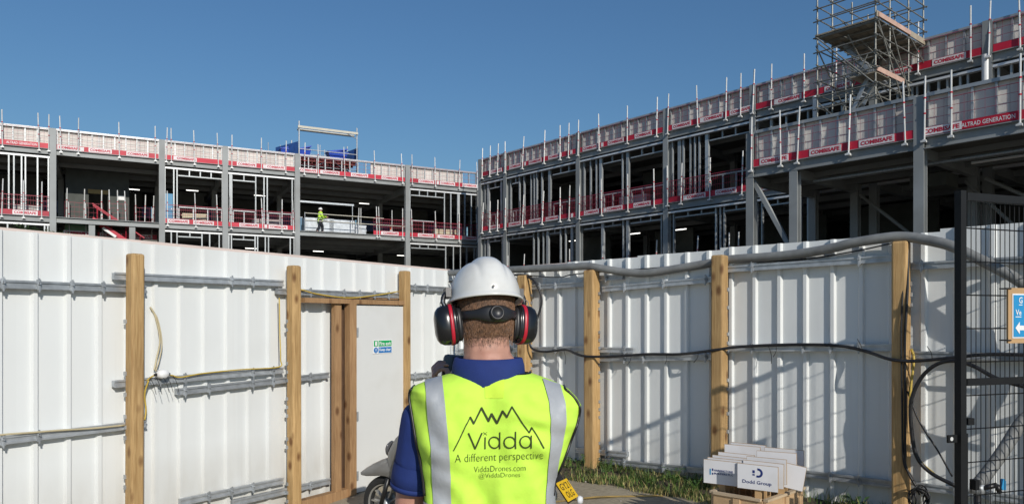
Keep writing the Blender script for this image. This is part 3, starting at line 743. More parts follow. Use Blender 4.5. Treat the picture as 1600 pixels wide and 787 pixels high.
for i, (px, h, lab) in enumerate(((471, 1.1, 'blue site box left of the worker'), (548, .9, 'blue site box right of the wrapped pallets'))):
    r = thing('site_box', lab, 'box', LM @ Vector((uL(px), 1.6, LZF)), LA)
    ob('box_body', bevel_box(.7, .6, h, .03, mat('box_blue', (.10, .20, .30), .5), 'box_body'), r, (0, 0, h / 2)); ubox('box_lid', galv, r, (-.37, .37), (-.32, .32), (h, h + .05))
def stack(M_, x, y, z, w, d, n, m, label, name='board_stack', th=.09):
    r = thing(name, label, 'stack', M_ @ Vector((x, y, z)), M_.to_euler().z + rnd.uniform(-.15, .15), 'stacked materials inside the blocks')
    for q in (-.35, .35): ubox('bearer', plank_m, r, (q * w - .05, q * w + .05), (-d / 2, d / 2), (0, .09))
    for k in range(n):
        o_ = rnd.uniform(-.03, .03); ubox('sheet', m, r, (-w / 2 + o_, w / 2 + o_), (-d / 2 + rnd.uniform(-.02, .02), d / 2), (.092 + k * th, .09 + (k + 1) * th - .004))
ins = mat('insulation_board', (.55, .50, .36), .7, 0, .1, 4); plasterb = mat('plasterboard', (.45, .44, .42), .8, 0, .1, 4)
stack(LM, -1.4, 1.3, LZF, 1.4, .8, 7, plasterb, 'low grey stack of boards in the bay cut by the left frame edge')
stack(LM, 8.0, 1.6, LZF, 1.5, .8, 9, ins, 'pale yellow board stack inside the narrow bay')
stack(LM, 12.6, 1.5, LZF, 1.8, .8, 8, plasterb, 'grey board stack inside the bay left of the loading platform')
stack(LM, 26.2, 1.7, LZF, 1.8, .9, 9, ins, 'pale yellow board stack inside the inner corner bay')
stack(LM, 19.2, 1.6, LZF, 1.0, .8, 8, wrap, 'small wrapped stack between the worker and the traffic cone')
stack(Matrix.Translation(RO) @ Matrix.Rotation(RA, 4, 'Z'), 13.2, 1.8, 8.13, 2.0, .9, 11, plasterb, 'grey board stack on the right block upper floor')
stack(Matrix.Translation(RO) @ Matrix.Rotation(RA, 4, 'Z'), 19.6, 1.8, 4.1, 2.0, .9, 14, ins, 'pale board stack on the right block lower floor')
bd = thing('blue_door', 'narrow light blue door leaf leaning inside the narrow bay', 'door', LM @ Vector((uL(263), .5, LZF)), LA)
ubox('door_leaf', mat('door_blue', (.08, .28, .48), .5), bd, (-.3, .3), (0, .05), (.02, 2.0)); ubox('door_handle', galv, bd, (.2, .27), (-.04, -.005), (.95, 1.05))

# ------------------------------------------------------------------ people: bodies grown from overlapping blobs, then fused
SPH = None
def blob_mesh(name, parts, voxel, m, smooth_it=6):
    """parts: list of (a, ra, b, rb[, scale]) tapered capsules; fused into one continuous surface"""
    bm = bmesh.new()
    for p in parts:
        a, ra, b_, rb_ = Vector(p[0]), p[1], Vector(p[2]), p[3]
        sc = Vector(p[4]) if len(p) > 4 else Vector((1, 1, 1))
        L = (b_ - a).length; n = max(1, int(L / (min(ra, rb_) * .35))) if L > 1e-6 else 0
        for i in range(n + 1):
            t = i / n if n else 0
            c = a.lerp(b_, t); r = ra + (rb_ - ra) * t
            M = Matrix.Translation(c) @ Matrix.Diagonal((sc.x * r, sc.y * r, sc.z * r, 1))
            bmesh.ops.create_icosphere(bm, subdivisions=2, radius=1, matrix=M)
    me = bpy.data.meshes.new('tmp'); bm.to_mesh(me); bm.free()
    o = bpy.data.objects.new('tmp', me); COL.objects.link(o)
    md = o.modifiers.new('r', 'REMESH'); md.mode = 'VOXEL'; md.voxel_size = voxel
    md2 = o.modifiers.new('s', 'SMOOTH'); md2.iterations = smooth_it; md2.factor = .5
    dg = bpy.context.evaluated_depsgraph_get()
    out = bpy.data.meshes.new_from_object(o.evaluated_get(dg))
    out.name = name
    bpy.data.objects.remove(o); bpy.data.meshes.remove(me)
    out.materials.clear(); out.materials.append(m)
    out.polygons.foreach_set('use_smooth', [True] * len(out.polygons)); out.update()
    return out
skin = mat('skin', (.50, .27, .20), .5, 0, .10, 30, .06, 220, dirt=(.45, .20, .15), dscale=14)
hiviz = mat('hi_viz_fabric', (.575, .90, .085), .8, 0, .035, 9, .25, 22)
navy_trouser = mat('dark_trouser', (.02, .022, .03), .8, 0, .15, 12, .2, 60)

def worker():
    base = LM @ Vector((uL(500) + .15, .45, LZF)); x0, y0, z0 = base
    r = thing('person', 'person in yellow hi-viz jacket and white helmet on the upper floor', 'person', base)
    d = Vector((.86, .42, 0)).normalized(); sd = Vector((-d.y, d.x, 0))
    def P(f, s, z): return base + d * f + sd * s + Vector((0, 0, z))
    body = [(P(0, 0, 1.62), .1, P(.02, 0, 1.56), .09), (P(0, 0, 1.5), .06, P(0, 0, 1.4), .06), (P(0, 0, 1.35), .14, P(-.02, 0, .95), .14)]
    for s in (-1, 1):
        h = P(-.02, .09 * s, .9); k = P(.06 + .12 * s, .1 * s, .48); f = P(-.05 + .22 * s, .1 * s, .08)
        body += [(h, .1, k, .07), (k, .07, f, .05), (f, .05, f + d * .15 - Vector((0, 0, .04)), .04)]
        sh = P(0, .19 * s, 1.36); e = P(.12, .24 * s, 1.08); w_ = P(.40, .15 * s, 1.12)
        body += [(sh, .07, e, .055), (e, .055, w_, .04), (w_, .04, w_ + d * .12, .035)]
    wpart('body', blob_mesh('body', body, .03, skin, 3), r)
    jk = [(P(0, 0, 1.36), .17, P(-.02, 0, .86), .18)]
    tr = []
    for s in (-1, 1):
        h = P(-.02, .09 * s, .88); k = P(.06 + .12 * s, .1 * s, .48); f = P(-.05 + .22 * s, .1 * s, .14)
        tr += [(h, .13, k, .09), (k, .09, f, .075)]
        sh = P(0, .19 * s, 1.36); e = P(.12, .24 * s, 1.08); w_ = P(.36, .16 * s, 1.12)
        jk += [(sh, .095, e, .08), (e, .08, w_, .06)]
    wpart('hi_viz_jacket', blob_mesh('hi_viz_jacket', jk, .03, hiviz, 3), r)
    wpart('trousers', blob_mesh('trousers', tr, .03, navy_trouser, 3), r)
    for s in (-1, 1):
        f = P(-.03 + .22 * s, .1 * s, .05); wpart('boot', blob_mesh('boot', [(f, .06, f + d * .14, .05)], .02, black_m, 2), r)
    b = MB(); b.lathe([(.155, 0), (.14, .03), (.13, .08), (.09, .15), (.0, .17)], 16); b.xf(Matrix.Translation(P(0, 0, 1.63))); b.wbuild('helmet', white_m, r, True)
    b = MB(); b.lathe([(.186, .0), (.194, .06)], 20); b.xf(Matrix.Translation(P(-.01, 0, 1.0))); b.wbuild('reflective_band', mat('reflective_tape', (.42, .44, .46), .35, .15, .06, 6), r, True)
worker()

# ------------------------------------------------------------------ hoardings
LFO = Vector((-3.07, 5.99, 0)); LFA = math.atan2(.8384, .545)
RFO = Vector((-.464, 9.24, 0)); RFA = math.atan2(-.6815, .7319)
def ulf(px): Y = 6.96 / (.65 - kx(px)); return (Y - 5.99) * 1.1927
def urf(px): Y = 9.46 / (1.074 + kx(px)); return (9.24 - Y) * 1.4675
PITCH = .235
def sheet_mesh(n, h, ph, name):
    """profiled steel sheet: n ribs, thickness, ribs towards -y"""
    prof = []
    for i in range(n):
        x = i * PITCH
        prof += [(x, 0), (x + ph, 0), (x + ph + .014, -h), (x + ph + .042, -h), (x + ph + .056, 0)]
    prof.append((n * PITCH, 0))
    b = MB()
    b.grid([[(x, y, z) for x, y in prof] for z in (0, 1)])
    b.grid([[(x, y + .004, z) for x, y in reversed(prof)] for z in (0, 1)])
    k = len(prof)
    b.f += [(k + i, k + i + 1, 2 * k + (k - 1 - i - 1) + k, 2 * k + (k - 1 - i) + k) for i in range(k - 1)]; b.m += [0] * (k - 1)
    return b.mesh(name, sheet)
SH = sheet_mesh(4, .027, .09, 'hoarding_sheet')
def rail_part(parent, x0, x1, z0, z1, y=.0, hgt=.052):
    b = MB(); d = Vector((x1 - x0, 0, z1 - z0)); L = d.length
    b.box((0, -.002, -hgt / 2), (L, .038, hgt / 2)); b.box((0, -.012, -hgt / 2 - .004), (L, -.002, -hgt / 2 + .012)); b.box((0, -.012, hgt / 2 - .012), (L, -.002, hgt / 2 + .004))
    o = ob('rail', b.mesh('rail', galv), parent, (x0, y, z0)); o.rotation_euler = (0, -math.atan2(d.z, d.x), 0)
    return o
def clamp_mesh():
    b = MB(); b.box((-.014, -.016, -.036), (.014, -.002, .04)); b.tube([(0, -.036, .008), (0, 0, .008)], .006, 6); b.tube([(0, -.022, .008), (0, -.016, .008)], .012, 6)
    b.box((-.005, -.022, -.052), (.005, -.012, .05))
    return b.mesh('clamp', galv)
CL = clamp_mesh()
def slot_mesh():
    b = MB(); b.box((-.010, -.012, -.016), (.010, .010, .016)); return b.mesh('slot_lug', galv)
SL = slot_mesh()
def post_parts(f, x, ztop, zbot, w, lean=0, m=tim, side=1):
    o = ob('timber_post', bevel_box(w, w, ztop - zbot, .018, m, 'timber_post'), f, (x, 0, (ztop + zbot) / 2)); o.rotation_euler = (0, lean, 0)
    for grp in (.30, .75, 1.15, 1.5, 1.92):
        for k in range(3):
            if rnd.random() < .85: ob('slot_lug', SL, f, (x + side * (w / 2 + .004), .035, zbot + grp + k * .085))

# left hoarding
lf = thing('hoarding', 'white profiled steel site hoarding with timber posts and fire exit, left side', 'fence', (LFO.x, LFO.y, 0), LFA)
LTOP = 2.295
def fz(z): return HC + (z - HC) * 1.0757
W4 = 4 * PITCH
k = -4
while k < 5:
    x = k * W4 + .12
    o = ob('hoarding_sheet', SH, lf, (x, .115, -.3))
    top = LTOP + rnd.uniform(-.006, .006)
    # the sheets over the door are short
    z0 = -.3
    if x < 2.3 and x + W4 > 2.3 or x < 3.1 and x + W4 > 3.1: pass
    o.scale = (1, 1, top - z0); o.location.z = z0
    k += 1
ubox('capping', cap_m, lf, (-4.0, 4.33), (.122, .15), (LTOP - .03, LTOP + .022))
lposts = [(ulf(211), 2.19, .108), (ulf(460), 2.195, .108), (ulf(633), 2.235, .108), (-1.7, 2.19, .108), (-3.4, 2.19, .108)]
for (x, zt_, w_) in lposts: post_parts(lf, x, zt_, -.45, w_, rnd.uniform(-.004, .004), side=-1)
lrails = [(-3.3, ulf(235), 1.89, 1.89), (ulf(185), ulf(449), 1.98, 1.99), (ulf(440), ulf(641), 1.915, 1.92), (ulf(636), 4.3, 2.02, 2.02),
          (ulf(185), ulf(449), 1.175, 1.19), (ulf(283), ulf(520), 1.075, 1.11), (-3.3, ulf(235), .862, .853), (ulf(289), ulf(449), .183, .171), (ulf(371), ulf(522), .075, .062), (ulf(636), 4.3, 1.02, 1.02)]
for (a, b_, za, zb) in [(q[0], q[1], fz(q[2]), fz(q[3])) for q in lrails]:
    rail_part(lf, a, b_, za, zb, .055)
    n0 = math.ceil((a - .12 - .118) / PITCH)
    x = .12 + .118 + n0 * PITCH
    while x < b_ - .05:
        if rnd.random() < .5 and all(abs(x - p[0]) > .1 for p in lposts): ob('clamp', CL, lf, (x, .05, za + (zb - za) * (x - a) / (b_ - a)))
        x += PITCH
# fire exit door with its timber frame
XD0, XD1 = ulf(553), ulf(637)
ZDB, ZDT = -.24, 1.812
door_m = mat('door_white', (.66, .67, .655), .5, 0, .03, 2, dirt=(.58, .58, .55), dscale=2)
fd = ob('fire_exit_door', bevel_box(XD1 - XD0 - .012, .045, ZDT - ZDB, .006, door_m, 'fire_exit_door'), lf, ((XD0 + XD1) / 2, .0, (ZDT + ZDB) / 2))
for z in (1.52, .60, -.05):
    ubox('hinge', galv, fd, (-(XD1 - XD0) / 2 + .012, -(XD1 - XD0) / 2 + .04), (-.036, -.024), (z - .05 - fd.location.z, z + .05 - fd.location.z))
for (a, b_, y0, y1) in ((ulf(523), ulf(533), -.01, .045), (ulf(542), XD0 - .004, -.05, .03)):
    ubox('door_jamb', tim2, lf, (a, b_), (y0, y1), (-.3, 1.876))
ubox('jamb_shadow_strip', mat('jamb_shadow_brown', (.10, .055, .03), .8, 0, .25, 8), lf, (ulf(533) - .02, ulf(542) + .02), (.062, .084), (-.3, 1.876))  # strip added in the jamb gap, the gap's shadow painted as dark brown
ubox('door_header', tim2, lf, (ulf(473), ulf(632)), (-.045, .05), (1.828, 1.878))
ubox('door_header', tim2, lf, (ulf(473) + .6, ulf(628)), (.055, .1), (1.893, 1.965))
ubox('threshold', tim2, lf, (ulf(460) + .08, ulf(552)), (-.02, .07), (-.31, -.17))
# fire exit notice on the door
fs = thing('fire_exit_sign', 'small green and blue fire exit keep clear sign on white door', 'sign', Matrix.Translation(LFO) @ Matrix.Rotation(LFA, 4, 'Z') @ Vector((ulf(580.5), -.026, 1.65 - 52 * 8.35 / FPX)), LFA)
SW, SH_ = ulf(610) - ulf(580.5), .155
sgreen = mat('sign_green', (.0, .36, .10), .4, 0, .03); sblue = mat('sign_blue', (.01, .17, .48), .4, 0, .03); swhite = mat('sign_white', (.8, .8, .8), .4, 0, .02)
ubox('sign_plate', swhite, fs, (0, SW), (-.003, 0), (0, SH_))
ubox('green_panel', sgreen, fs, (SW * .28, SW * .97), (-.005, -.0035), (SH_ * .53, SH_ * .95)); ubox('blue_panel', sblue, fs, (SW * .28, SW * .97), (-.005, -.0035), (SH_ * .05, SH_ * .47))
ubox('exit_pictogram', sgreen, fs, (SW * .04, SW * .24), (-.005, -.0035), (SH_ * .53, SH_ * .95)); ubox('exit_doorway', swhite, fs, (SW * .10, SW * .19), (-.0065, -.0055), (SH_ * .58, SH_ * .9))
b = MB(); b.lathe([(0, 0), (SW * .105, 0), (SW * .105, .002), (0, .002)], 20, Matrix.Translation((SW * .14, -.0035, SH_ * .26)) @ Matrix.Rotation(R(90), 4, 'X')); b.build('blue_disc', sblue, fs)
ubox('exclamation_mark', swhite, fs, (SW * .125, SW * .155), (-.0065, -.0056), (SH_ * .22, SH_ * .40)); ubox('exclamation_mark', swhite, fs, (SW * .125, SW * .155), (-.0065, -.0056), (SH_ * .13, SH_ * .17))
for word, z0, z1, nm in (('Fire exit', .60, .87, 'lettering'), ('Keep clear', .12, .40, 'lettering')):
    vs, fc = fit_text(word, SW * .32, SW * .93, SH_ * z0, SH_ * z1, .02)
    ob(nm, mesh_from(nm, [(v[0], -.0058, v[1]) for v in vs], fc, swhite), fs)

# right hoarding
rf = thing('hoarding', 'white profiled steel site hoarding in raking light with timber posts, right side', 'fence', (RFO.x, RFO.y, 0), RFA)
SHR = sheet_mesh(4, .027, .09, 'hoarding_sheet')
k = 0; x = -.02 - W4 * .5
while x < 10.5:
    o = ob('hoarding_sheet', SHR, rf, (x, .115, .02)); top = 2.285 + .0145 * (x + W4 / 2) + rnd.uniform(-.008, .008)
    o.scale = (1, 1, top - .02); x += W4
ubox('capping', cap_m, rf, (-.42, 3.2), (.122, .15), (2.27, 2.305)); ubox('base_rail', galv, rf, (-.4, 10.4), (.06, .1), (-.02, .05))
rposts_ = [(urf(820), 2.178, .135), (urf(925), 2.193, .135), (urf(1124), 2.265, .125), (urf(1408), 2.281, .118), (urf(1408) + 1.65, 2.29, .12), (urf(1408) + 3.3, 2.3, .12)]
for (x, zt_, w_) in rposts_: post_parts(rf, x, zt_, -.15, w_, rnd.uniform(-.006, .006))
rrails = [(-.38, urf(914), 2.02, 2.05), (urf(905), urf(968), 2.10, 2.11), (urf(937), urf(1120), 1.985, 2.045), (urf(1112), urf(1404), 2.13, 2.157), (urf(1400), 7.4, 2.08, 2.11),
          (-.38, urf(914), 1.25, 1.342), (urf(915), urf(985), 1.33, 1.335), (urf(930), urf(1120), 1.23, 1.30), (urf(1112), urf(1404), 1.382, 1.43), (urf(1400), 7.4, 1.375, 1.39),
          (urf(895), urf(975), .204, .237), (urf(937), urf(1122), .131, .2), (urf(1230), urf(1404), .30, .316), (urf(1400), 7.4, .33, .34)]
for (a, b_, za, zb) in rrails:
    rail_part(rf, a, b_, za, zb, .055, .05)
    n0 = math.ceil((a + .49 - .118) / PITCH); x = -.49 + .118 + n0 * PITCH
    while x < b_ - .05:
        if rnd.random() < .5 and all(abs(x - p[0]) > .1 for p in rposts_): ob('clamp', CL, rf, (x, .05, za + (zb - za) * (x - a) / (b_ - a)))
        x += PITCH

# ------------------------------------------------------------------ cables, hose, junction boxes
LFM = Matrix.Translation((LFO.x, LFO.y, 0)) @ Matrix.Rotation(LFA, 4, 'Z')
RFM = Matrix.Translation((RFO.x, RFO.y, 0)) @ Matrix.Rotation(RFA, 4, 'Z')
def zl_(px, py): u = ulf(px); return HC + (HOR - py) * (5.99 + u / 1.1927) / FPX
def zr_(px, py): u = urf(px); return HC + (HOR - py) * (9.24 - u / 1.4675) / FPX
def cable(name, pts, r, m, label, cat='cable', n=7, seg=6, group=None):
    b = MB(); p = spline(pts, seg); c = p[0].copy()
    b.tube([q - c for q in p], r, n)
    o = b.build(name, m, None, True); o.location = c
    return tag(o, label, cat, group)
def lfp(px, py, y=.03): return LFM @ Vector((ulf(px), y, zl_(px, py)))
def rfp(px, py, y=.0): return RFM @ Vector((urf(px), y, zr_(px, py)))
cable('cream_cable', [lfp(-60, 690), lfp(0, 680), lfp(50, 676), lfp(100, 672), lfp(150, 669), lfp(199, 664)], .0075, cream_m, 'cream cable lying along the lowest left rail')
cable('cream_cable', [lfp(246, 479, .1), lfp(252, 495, .08), lfp(257, 530, .06), lfp(253, 560, .07), lfp(247, 578, .05)], .007, cream_m, 'twisted cream cable hanging from a hole above the junction box')
cable('cream_cable', [lfp(248, 481, .1), lfp(255, 500, .07), lfp(259, 535, .05), lfp(256, 562, .06), lfp(249, 580, .05)], .005, cream_m, 'thinner second cream strand hanging above the junction box')
cable('yellow_cable', [lfp(232, 594, .02), lfp(245, 586, .02), lfp(270, 586, .02), lfp(285, 589, .02), lfp(320, 583, .02), lfp(380, 577, .02), lfp(438, 573, .02), lfp(441, 560, .02), lfp(441, 520, .03), lfp(440, 465, .03)], .006, yellow_cable, 'yellow cable along the middle left rail rising beside the second post')
cable('yellow_cable', [lfp(235, 594, .02), lfp(231, 615, .04), lfp(233, 640, .04), lfp(230, 656, .03)], .007, yellow_cable, 'short yellow cable hanging right of the first post')
cable('yellow_cable', [lfp(473, 452, .02), lfp(500, 459, .03), lfp(548, 465, .03), lfp(590, 461, .03), lfp(626, 455, .03)], .007, yellow_cable, 'yellow cable sagging above the fire exit header')
def jbox(M_, label, r=.045):
    t = thing('junction_box', label, 'junction box', M_.translation, M_.to_euler().z)
    b = MB(); b.lathe([(0, -.02), (r, -.02), (r * 1.02, .0), (r * .96, .03), (r * .6, .045), (0, .048)], 18, Matrix.Rotation(R(90), 4, 'X') @ Matrix.Diagonal((1.1, .85, 1, 1))); b.build('box_shell', white_m, t, True)
    for s in (-1, 1):
        bb = MB(); bb.tube([(s * r * 1.0, .0, 0), (s * r * 1.5, 0, -.005)], .012, 8); bb.build('cable_gland', black_m, t)
    for q in range(5):
        x = -.12 + q * .05 + rnd.uniform(-.01, .01); bb = MB(); bb.tube(spline([(x, -.03, -.015), (x + .02, -.05, -.07), (x + .05, -.045, -.13 - rnd.random() * .05)], 4), .0022, 5); bb.build('zip_tie', black_m, t)
jbox(LFM @ Matrix.Translation((ulf(254), .0, zl_(254, 584))), 'round white junction box on the middle left rail')
jbox(LFM @ Matrix.Translation((ulf(718), .02, zl_(718, 558))), 'round white junction box left of the person neck')
cable('thin_cable', [lfp(712, 480, .05), lfp(713, 520, .05), lfp(712, 548, .04)], .004, cream_m, 'thin cable dropping to the box left of the person neck')

hose_pts = [rfp(640, 428, .05), rfp(760, 424, .02), rfp(803, 421, 0), rfp(850, 419, 0), rfp(896, 417, -.01), rfp(921, 416, -.01), rfp(950, 421, .0), rfp(976, 425, .03), rfp(1007, 426, .05), rfp(1058, 418, .07), rfp(1110, 409, .085), rfp(1137, 404, .085), rfp(1200, 400, .07), rfp(1250, 395, .05), rfp(1300, 387, .02), rfp(1335, 379, .0), rfp(1392, 370.5, -.0), rfp(1420, 370.5, -.0), rfp(1442, 374, -.02), rfp(1486, 384, -.06), rfp(1530, 404, -.10), rfp(1568, 423, -.12), rfp(1600, 442, -.12), rfp(1650, 480, -.1), rfp(1690, 540, -.1), rfp(1680, 600, -.15), rfp(1640, 635, -.25)]
low = [Vector((4.35 * kx(p) * 1.0 + .0, 4.75, 0)) for p in ()]
hp2 = [at(1600, 655, 4.95), at(1570, 700, 4.9), at(1545, 735, 4.85), at(1527, 757, 4.8)]
cable('grey_hose', hose_pts + hp2, .041, hose_m, 'thick grey corrugated hose draped along the top of the right hoarding', 'hose', 12, 6)
for px, lab in ((896, 'first'), (921, 'second'), (1400, 'third')):
    pass
cable('black_cable', [rfp(700, 440, 0.022), rfp(800, 430, -0.02), rfp(826, 432, -0.03), rfp(842, 445, -0.04), rfp(848, 470, -0.02), rfp(842, 500, -0.04), rfp(832, 525, -0.04), rfp(835, 543, -0.05), rfp(852, 549, -0.02), rfp(885, 546, -0.02), rfp(905, 551, -0.08), rfp(925, 556, -0.09), rfp(965, 556, -0.02), rfp(1010, 553, 0.022), rfp(1060, 553, 0.022), rfp(1110, 548, -0.08), rfp(1150, 542, -0.02), rfp(1200, 539, 0.022), rfp(1260, 538, 0.022), rfp(1310, 540, 0.022), rfp(1350, 548, 0.022), rfp(1395, 560, -0.09), rfp(1430, 563, -0.09), rfp(1480, 559, -0.1), rfp(1540, 553, -0.1), rfp(1600, 553, -0.1), rfp(1660, 556, -0.1)], .0135, cable_m, 'long black power cable slung along the right hoarding at mid height', n=8)
cable('black_cable', [rfp(1700, 640, -.15), rfp(1640, 610, -.2), rfp(1570, 590, -.2), rfp(1530, 570, -.18), rfp(1500, 562, -.16), rfp(1470, 568, -.14), rfp(1445, 590, -.12), rfp(1430, 625, -.11), rfp(1430, 670, -.1), rfp(1438, 710, -.1), rfp(1460, 735, -.1), rfp(1500, 755, -.12)], .015, cable_m, 'looped black cable curving down left of the black gate post', n=8)
cable('yellow_cable', [rfp(1424, 545, .0), rfp(1429, 560, -.02), rfp(1427, 600, -.06), rfp(1426, 640, -.08), rfp(1431, 690, -.085), rfp(1443, 718, -.085), rfp(1465, 738, -.085)], .010, yellow_cable, 'yellow cable beside the rightmost timber post')
cable('black_cable', [rfp(1419, 372, .0), rfp(1421, 450, -.05), rfp(1418, 540, -.075), rfp(1419, 640, -.07), rfp(1418, 700, -.07), rfp(1419, 725, -.07), rfp(1432, 752, -.07), rfp(1445, 768, -.06)], .010, cable_m, 'black cable running down the face of the rightmost timber post', n=6)
cable('black_cable', [rfp(1416, 380, .0), rfp(1413, 500, -.075), rfp(1414, 640, -.075), rfp(1416, 718, -.075), rfp(1428, 740, -.07), rfp(1440, 770, -.06)], .007, cable_m, 'thinner black cable strapped to the rightmost timber post', n=6)
cable('black_cable', [rfp(1421, 610, -.05), rfp(1440, 655, -.08), rfp(1470, 700, -.1), rfp(1494, 740, -.12)], .007, cable_m, 'thin grey-black cable running diagonally to the gate post foot', n=6)
cable('black_cable', [rfp(800, 428, -.01), rfp(870, 433, .0), rfp(900, 428, .0), rfp(1000, 419, .08), rfp(1130, 410, .09), rfp(1240, 405, .08), rfp(1330, 392, .06), rfp(1400, 377, .05)], .006, cable_m, 'thin black cable trailing just under the grey hose', n=6)
# coil of thin cable at the foot of the post
cc = rfp(1443, 775, -.1)
pts = []
for i in range(90):
    a = i * .42; rr = .075 + .02 * math.sin(i * .37); pts.append(cc + Vector((rr * .8 * math.cos(a) + .01 * math.sin(i), .02 * math.sin(i * .9), rr * 1.15 * math.sin(a))))
cable('cable_coil', pts, .006, cable_m, 'tangled coil of black cable at the foot of the rightmost post', n=5, seg=2)
ztl = ['zip tie tail hanging from the long cable just right of the third post', 'left zip tie tail of the close pair above the sign boards', 'right zip tie tail of the close pair above the sign boards', 'zip tie tail on the long cable just left of the fourth post', 'upright zip tie tail where the long cable dips before the last post', 'zip tie tail on the long cable beside the ear defenders', 'zip tie tail midway between the third and fourth posts', 'upright zip tie tail just left of the black gate']
for i, (px, py, y) in enumerate(((985, 556, -.07), (1200, 541, -.06), (1212, 540, -.06), (1090, 552, -.07), (1345, 548, -.08), (880, 548, -.06), (1040, 555, -.07), (1462, 560, -.1))):
    p = rfp(px, py, .015 if px < 1400 else y); q = p + Vector((rnd.uniform(-.06, .03), 0, rnd.uniform(-.16, -.08) if i not in (4, 7) else .1))
    cable('zip_tie', [p, p.lerp(q, .5) + Vector((.012, 0, 0)), q], .003, black_m, ztl[i], 'zip tie', 5, 3, 'zip tie tails on the long cable')

# ------------------------------------------------------------------ black mesh gate
GA = math.atan2(.33, .944)
GO = Vector((2.655, 4.36, 0))
gt = thing('mesh_gate', 'black welded mesh gate at the right frame edge', 'gate', GO, GA)
GW = 1.62; GT = 2.405
ubox('gate_post', blackpaint, gt, (-.02, .024), (-.022, .022), (.02, GT + .01))
ubox('gate_post', blackpaint, gt, (GW - .04, GW + .02), (-.03, .03), (.02, GT))
ubox('gate_rail', blackpaint, gt, (.034, GW - .042), (-.02, .02), (GT - .045, GT - .0))
ubox('gate_rail', blackpaint, gt, (.034, GW - .042), (-.02, .02), (1.262, 1.302)); ubox('gate_rail', blackpaint, gt, (.034, GW - .042), (-.02, .02), (.08, .125))
b = MB()
n = int(GW / .04)
for i in range(1, n): b.tube([(i * .04 + .02, 0.01, .13), (i * .04 + .02, .01, GT - .05)], .0027, 5, False)
b.build('mesh_upright_wires', blackpaint, gt, True)
for i in range(11):
    z = .2 + i * .2
    if abs(z - 1.28) < .06: continue
    utube('cross_wire', blackpaint, gt, (.03, .016, z), (GW - .03, .016, z), .0042, 6)
ubox('latch_plate', blackpaint, gt, (-.10, -.03), (-.006, .006), (.93, .975))
b = MB(); b.lathe([(0, 0), (.012, 0)], 12, Matrix.Translation((-.075, -.0075, .953)) @ Matrix.Rotation(R(90), 4, 'X')); b.build('latch_hole', mat('hole_light', (.55, .56, .55), .6), gt)
ubox('lock_bar', blackpaint, gt, (.026, .045), (-.015, .015), (.3, .98)); ubox('keep', blackpaint, gt, (.034, .085), (-.025, .02), (1.03, 1.07)); ubox('lock_case', blackpaint, gt, (.10, .135), (-.02, .02), (.64, .70))
# blue direction sign on plywood, tied to the gate
gs = thing('direction_sign', 'blue direction sign with white arrow on a plywood board tied to the gate', 'sign', (Matrix.Translation(GO) @ Matrix.Rotation(GA, 4, 'Z') @ Vector((.325, -.04, 0))), GA)
x0 = .0; BW = .42; zb, zt_ = 1.512, 1.845
ubox('plywood_board', ply_m, gs, (0, BW), (-.012, .0), (zb, zt_))
sky_b = mat('sign_sky_blue', (.02, .27, .56), .4, 0, .03)
ubox('white_border', swhite, gs, (.030, BW - .03), (-.016, -.0125), (zb + .03, zt_ - .035)); ubox('blue_panel', sky_b, gs, (.038, BW - .038), (-.019, -.0165), (zb + .038, zt_ - .043))
for word, xa, xb, za, zb_ in (('G', .078, .108, 1.752, 1.79), ('Ve', .05, .098, 1.68, 1.715)):
    vs, fc = fit_text(word, xa, xb, za, zb_, .015); ob('lettering', mesh_from('lettering', [(v[0], -.021, v[1]) for v in vs], fc, swhite), gs)
    ubox('underline', swhite, gs, (xa, xb), (-.0208, -.0195), (za - .012, za - .007))
b = MB(); b.add([(.048, -.021, 1.604), (.085, -.021, 1.642), (.085, -.021, 1.618), (.14, -.021, 1.618), (.14, -.021, 1.590), (.085, -.021, 1.590), (.085, -.021, 1.566)], [(6, 5, 4, 3, 2, 1, 0)]); b.build('arrow', swhite, gs)
for z in (1.53, 1.84):
    ubox('cable_tie', black_m, gs, (-.02, .02), (-.018, .03), (z - .004, z + .004))
# tap at the end of the hose
tp = thing('standpipe_tap', 'standpipe with black valve and blue lever below the hose end', 'tap', (at(1527, 790, 4.8).x, 4.8, 0))
zz = at(1527, 755, 4.8).z
b = MB(); b.tube([(0, 0, 0), (0, 0, zz - .05)], .022, 10); b.build('riser', black_m, tp, True)
b = MB(); b.tube([(0, 0, zz - .06), (0, 0, zz + .0)], .045, 12); b.build('hose_collar', galv, tp, True)
b = MB(); b.tube([(.02, -.03, zz - .02), (.1, -.04, zz - .0)], .018, 8); b.tube([(.1, -.04, zz - .0), (.12, -.04, zz - .05)], .016, 8); b.build('valve', black_m, tp, True)
b = MB(); b.obox((.135, -.04, zz + .01), (.006, 0, .03), (0, .012, 0), (.006, 0, .0)); b.obox((.142, -.04, zz + .0), (.012, 0, 0), (0, .01, 0), (0, 0, .03)); b.build('blue_lever', mat('lever_blue', (.03, .28, .55), .4), tp)

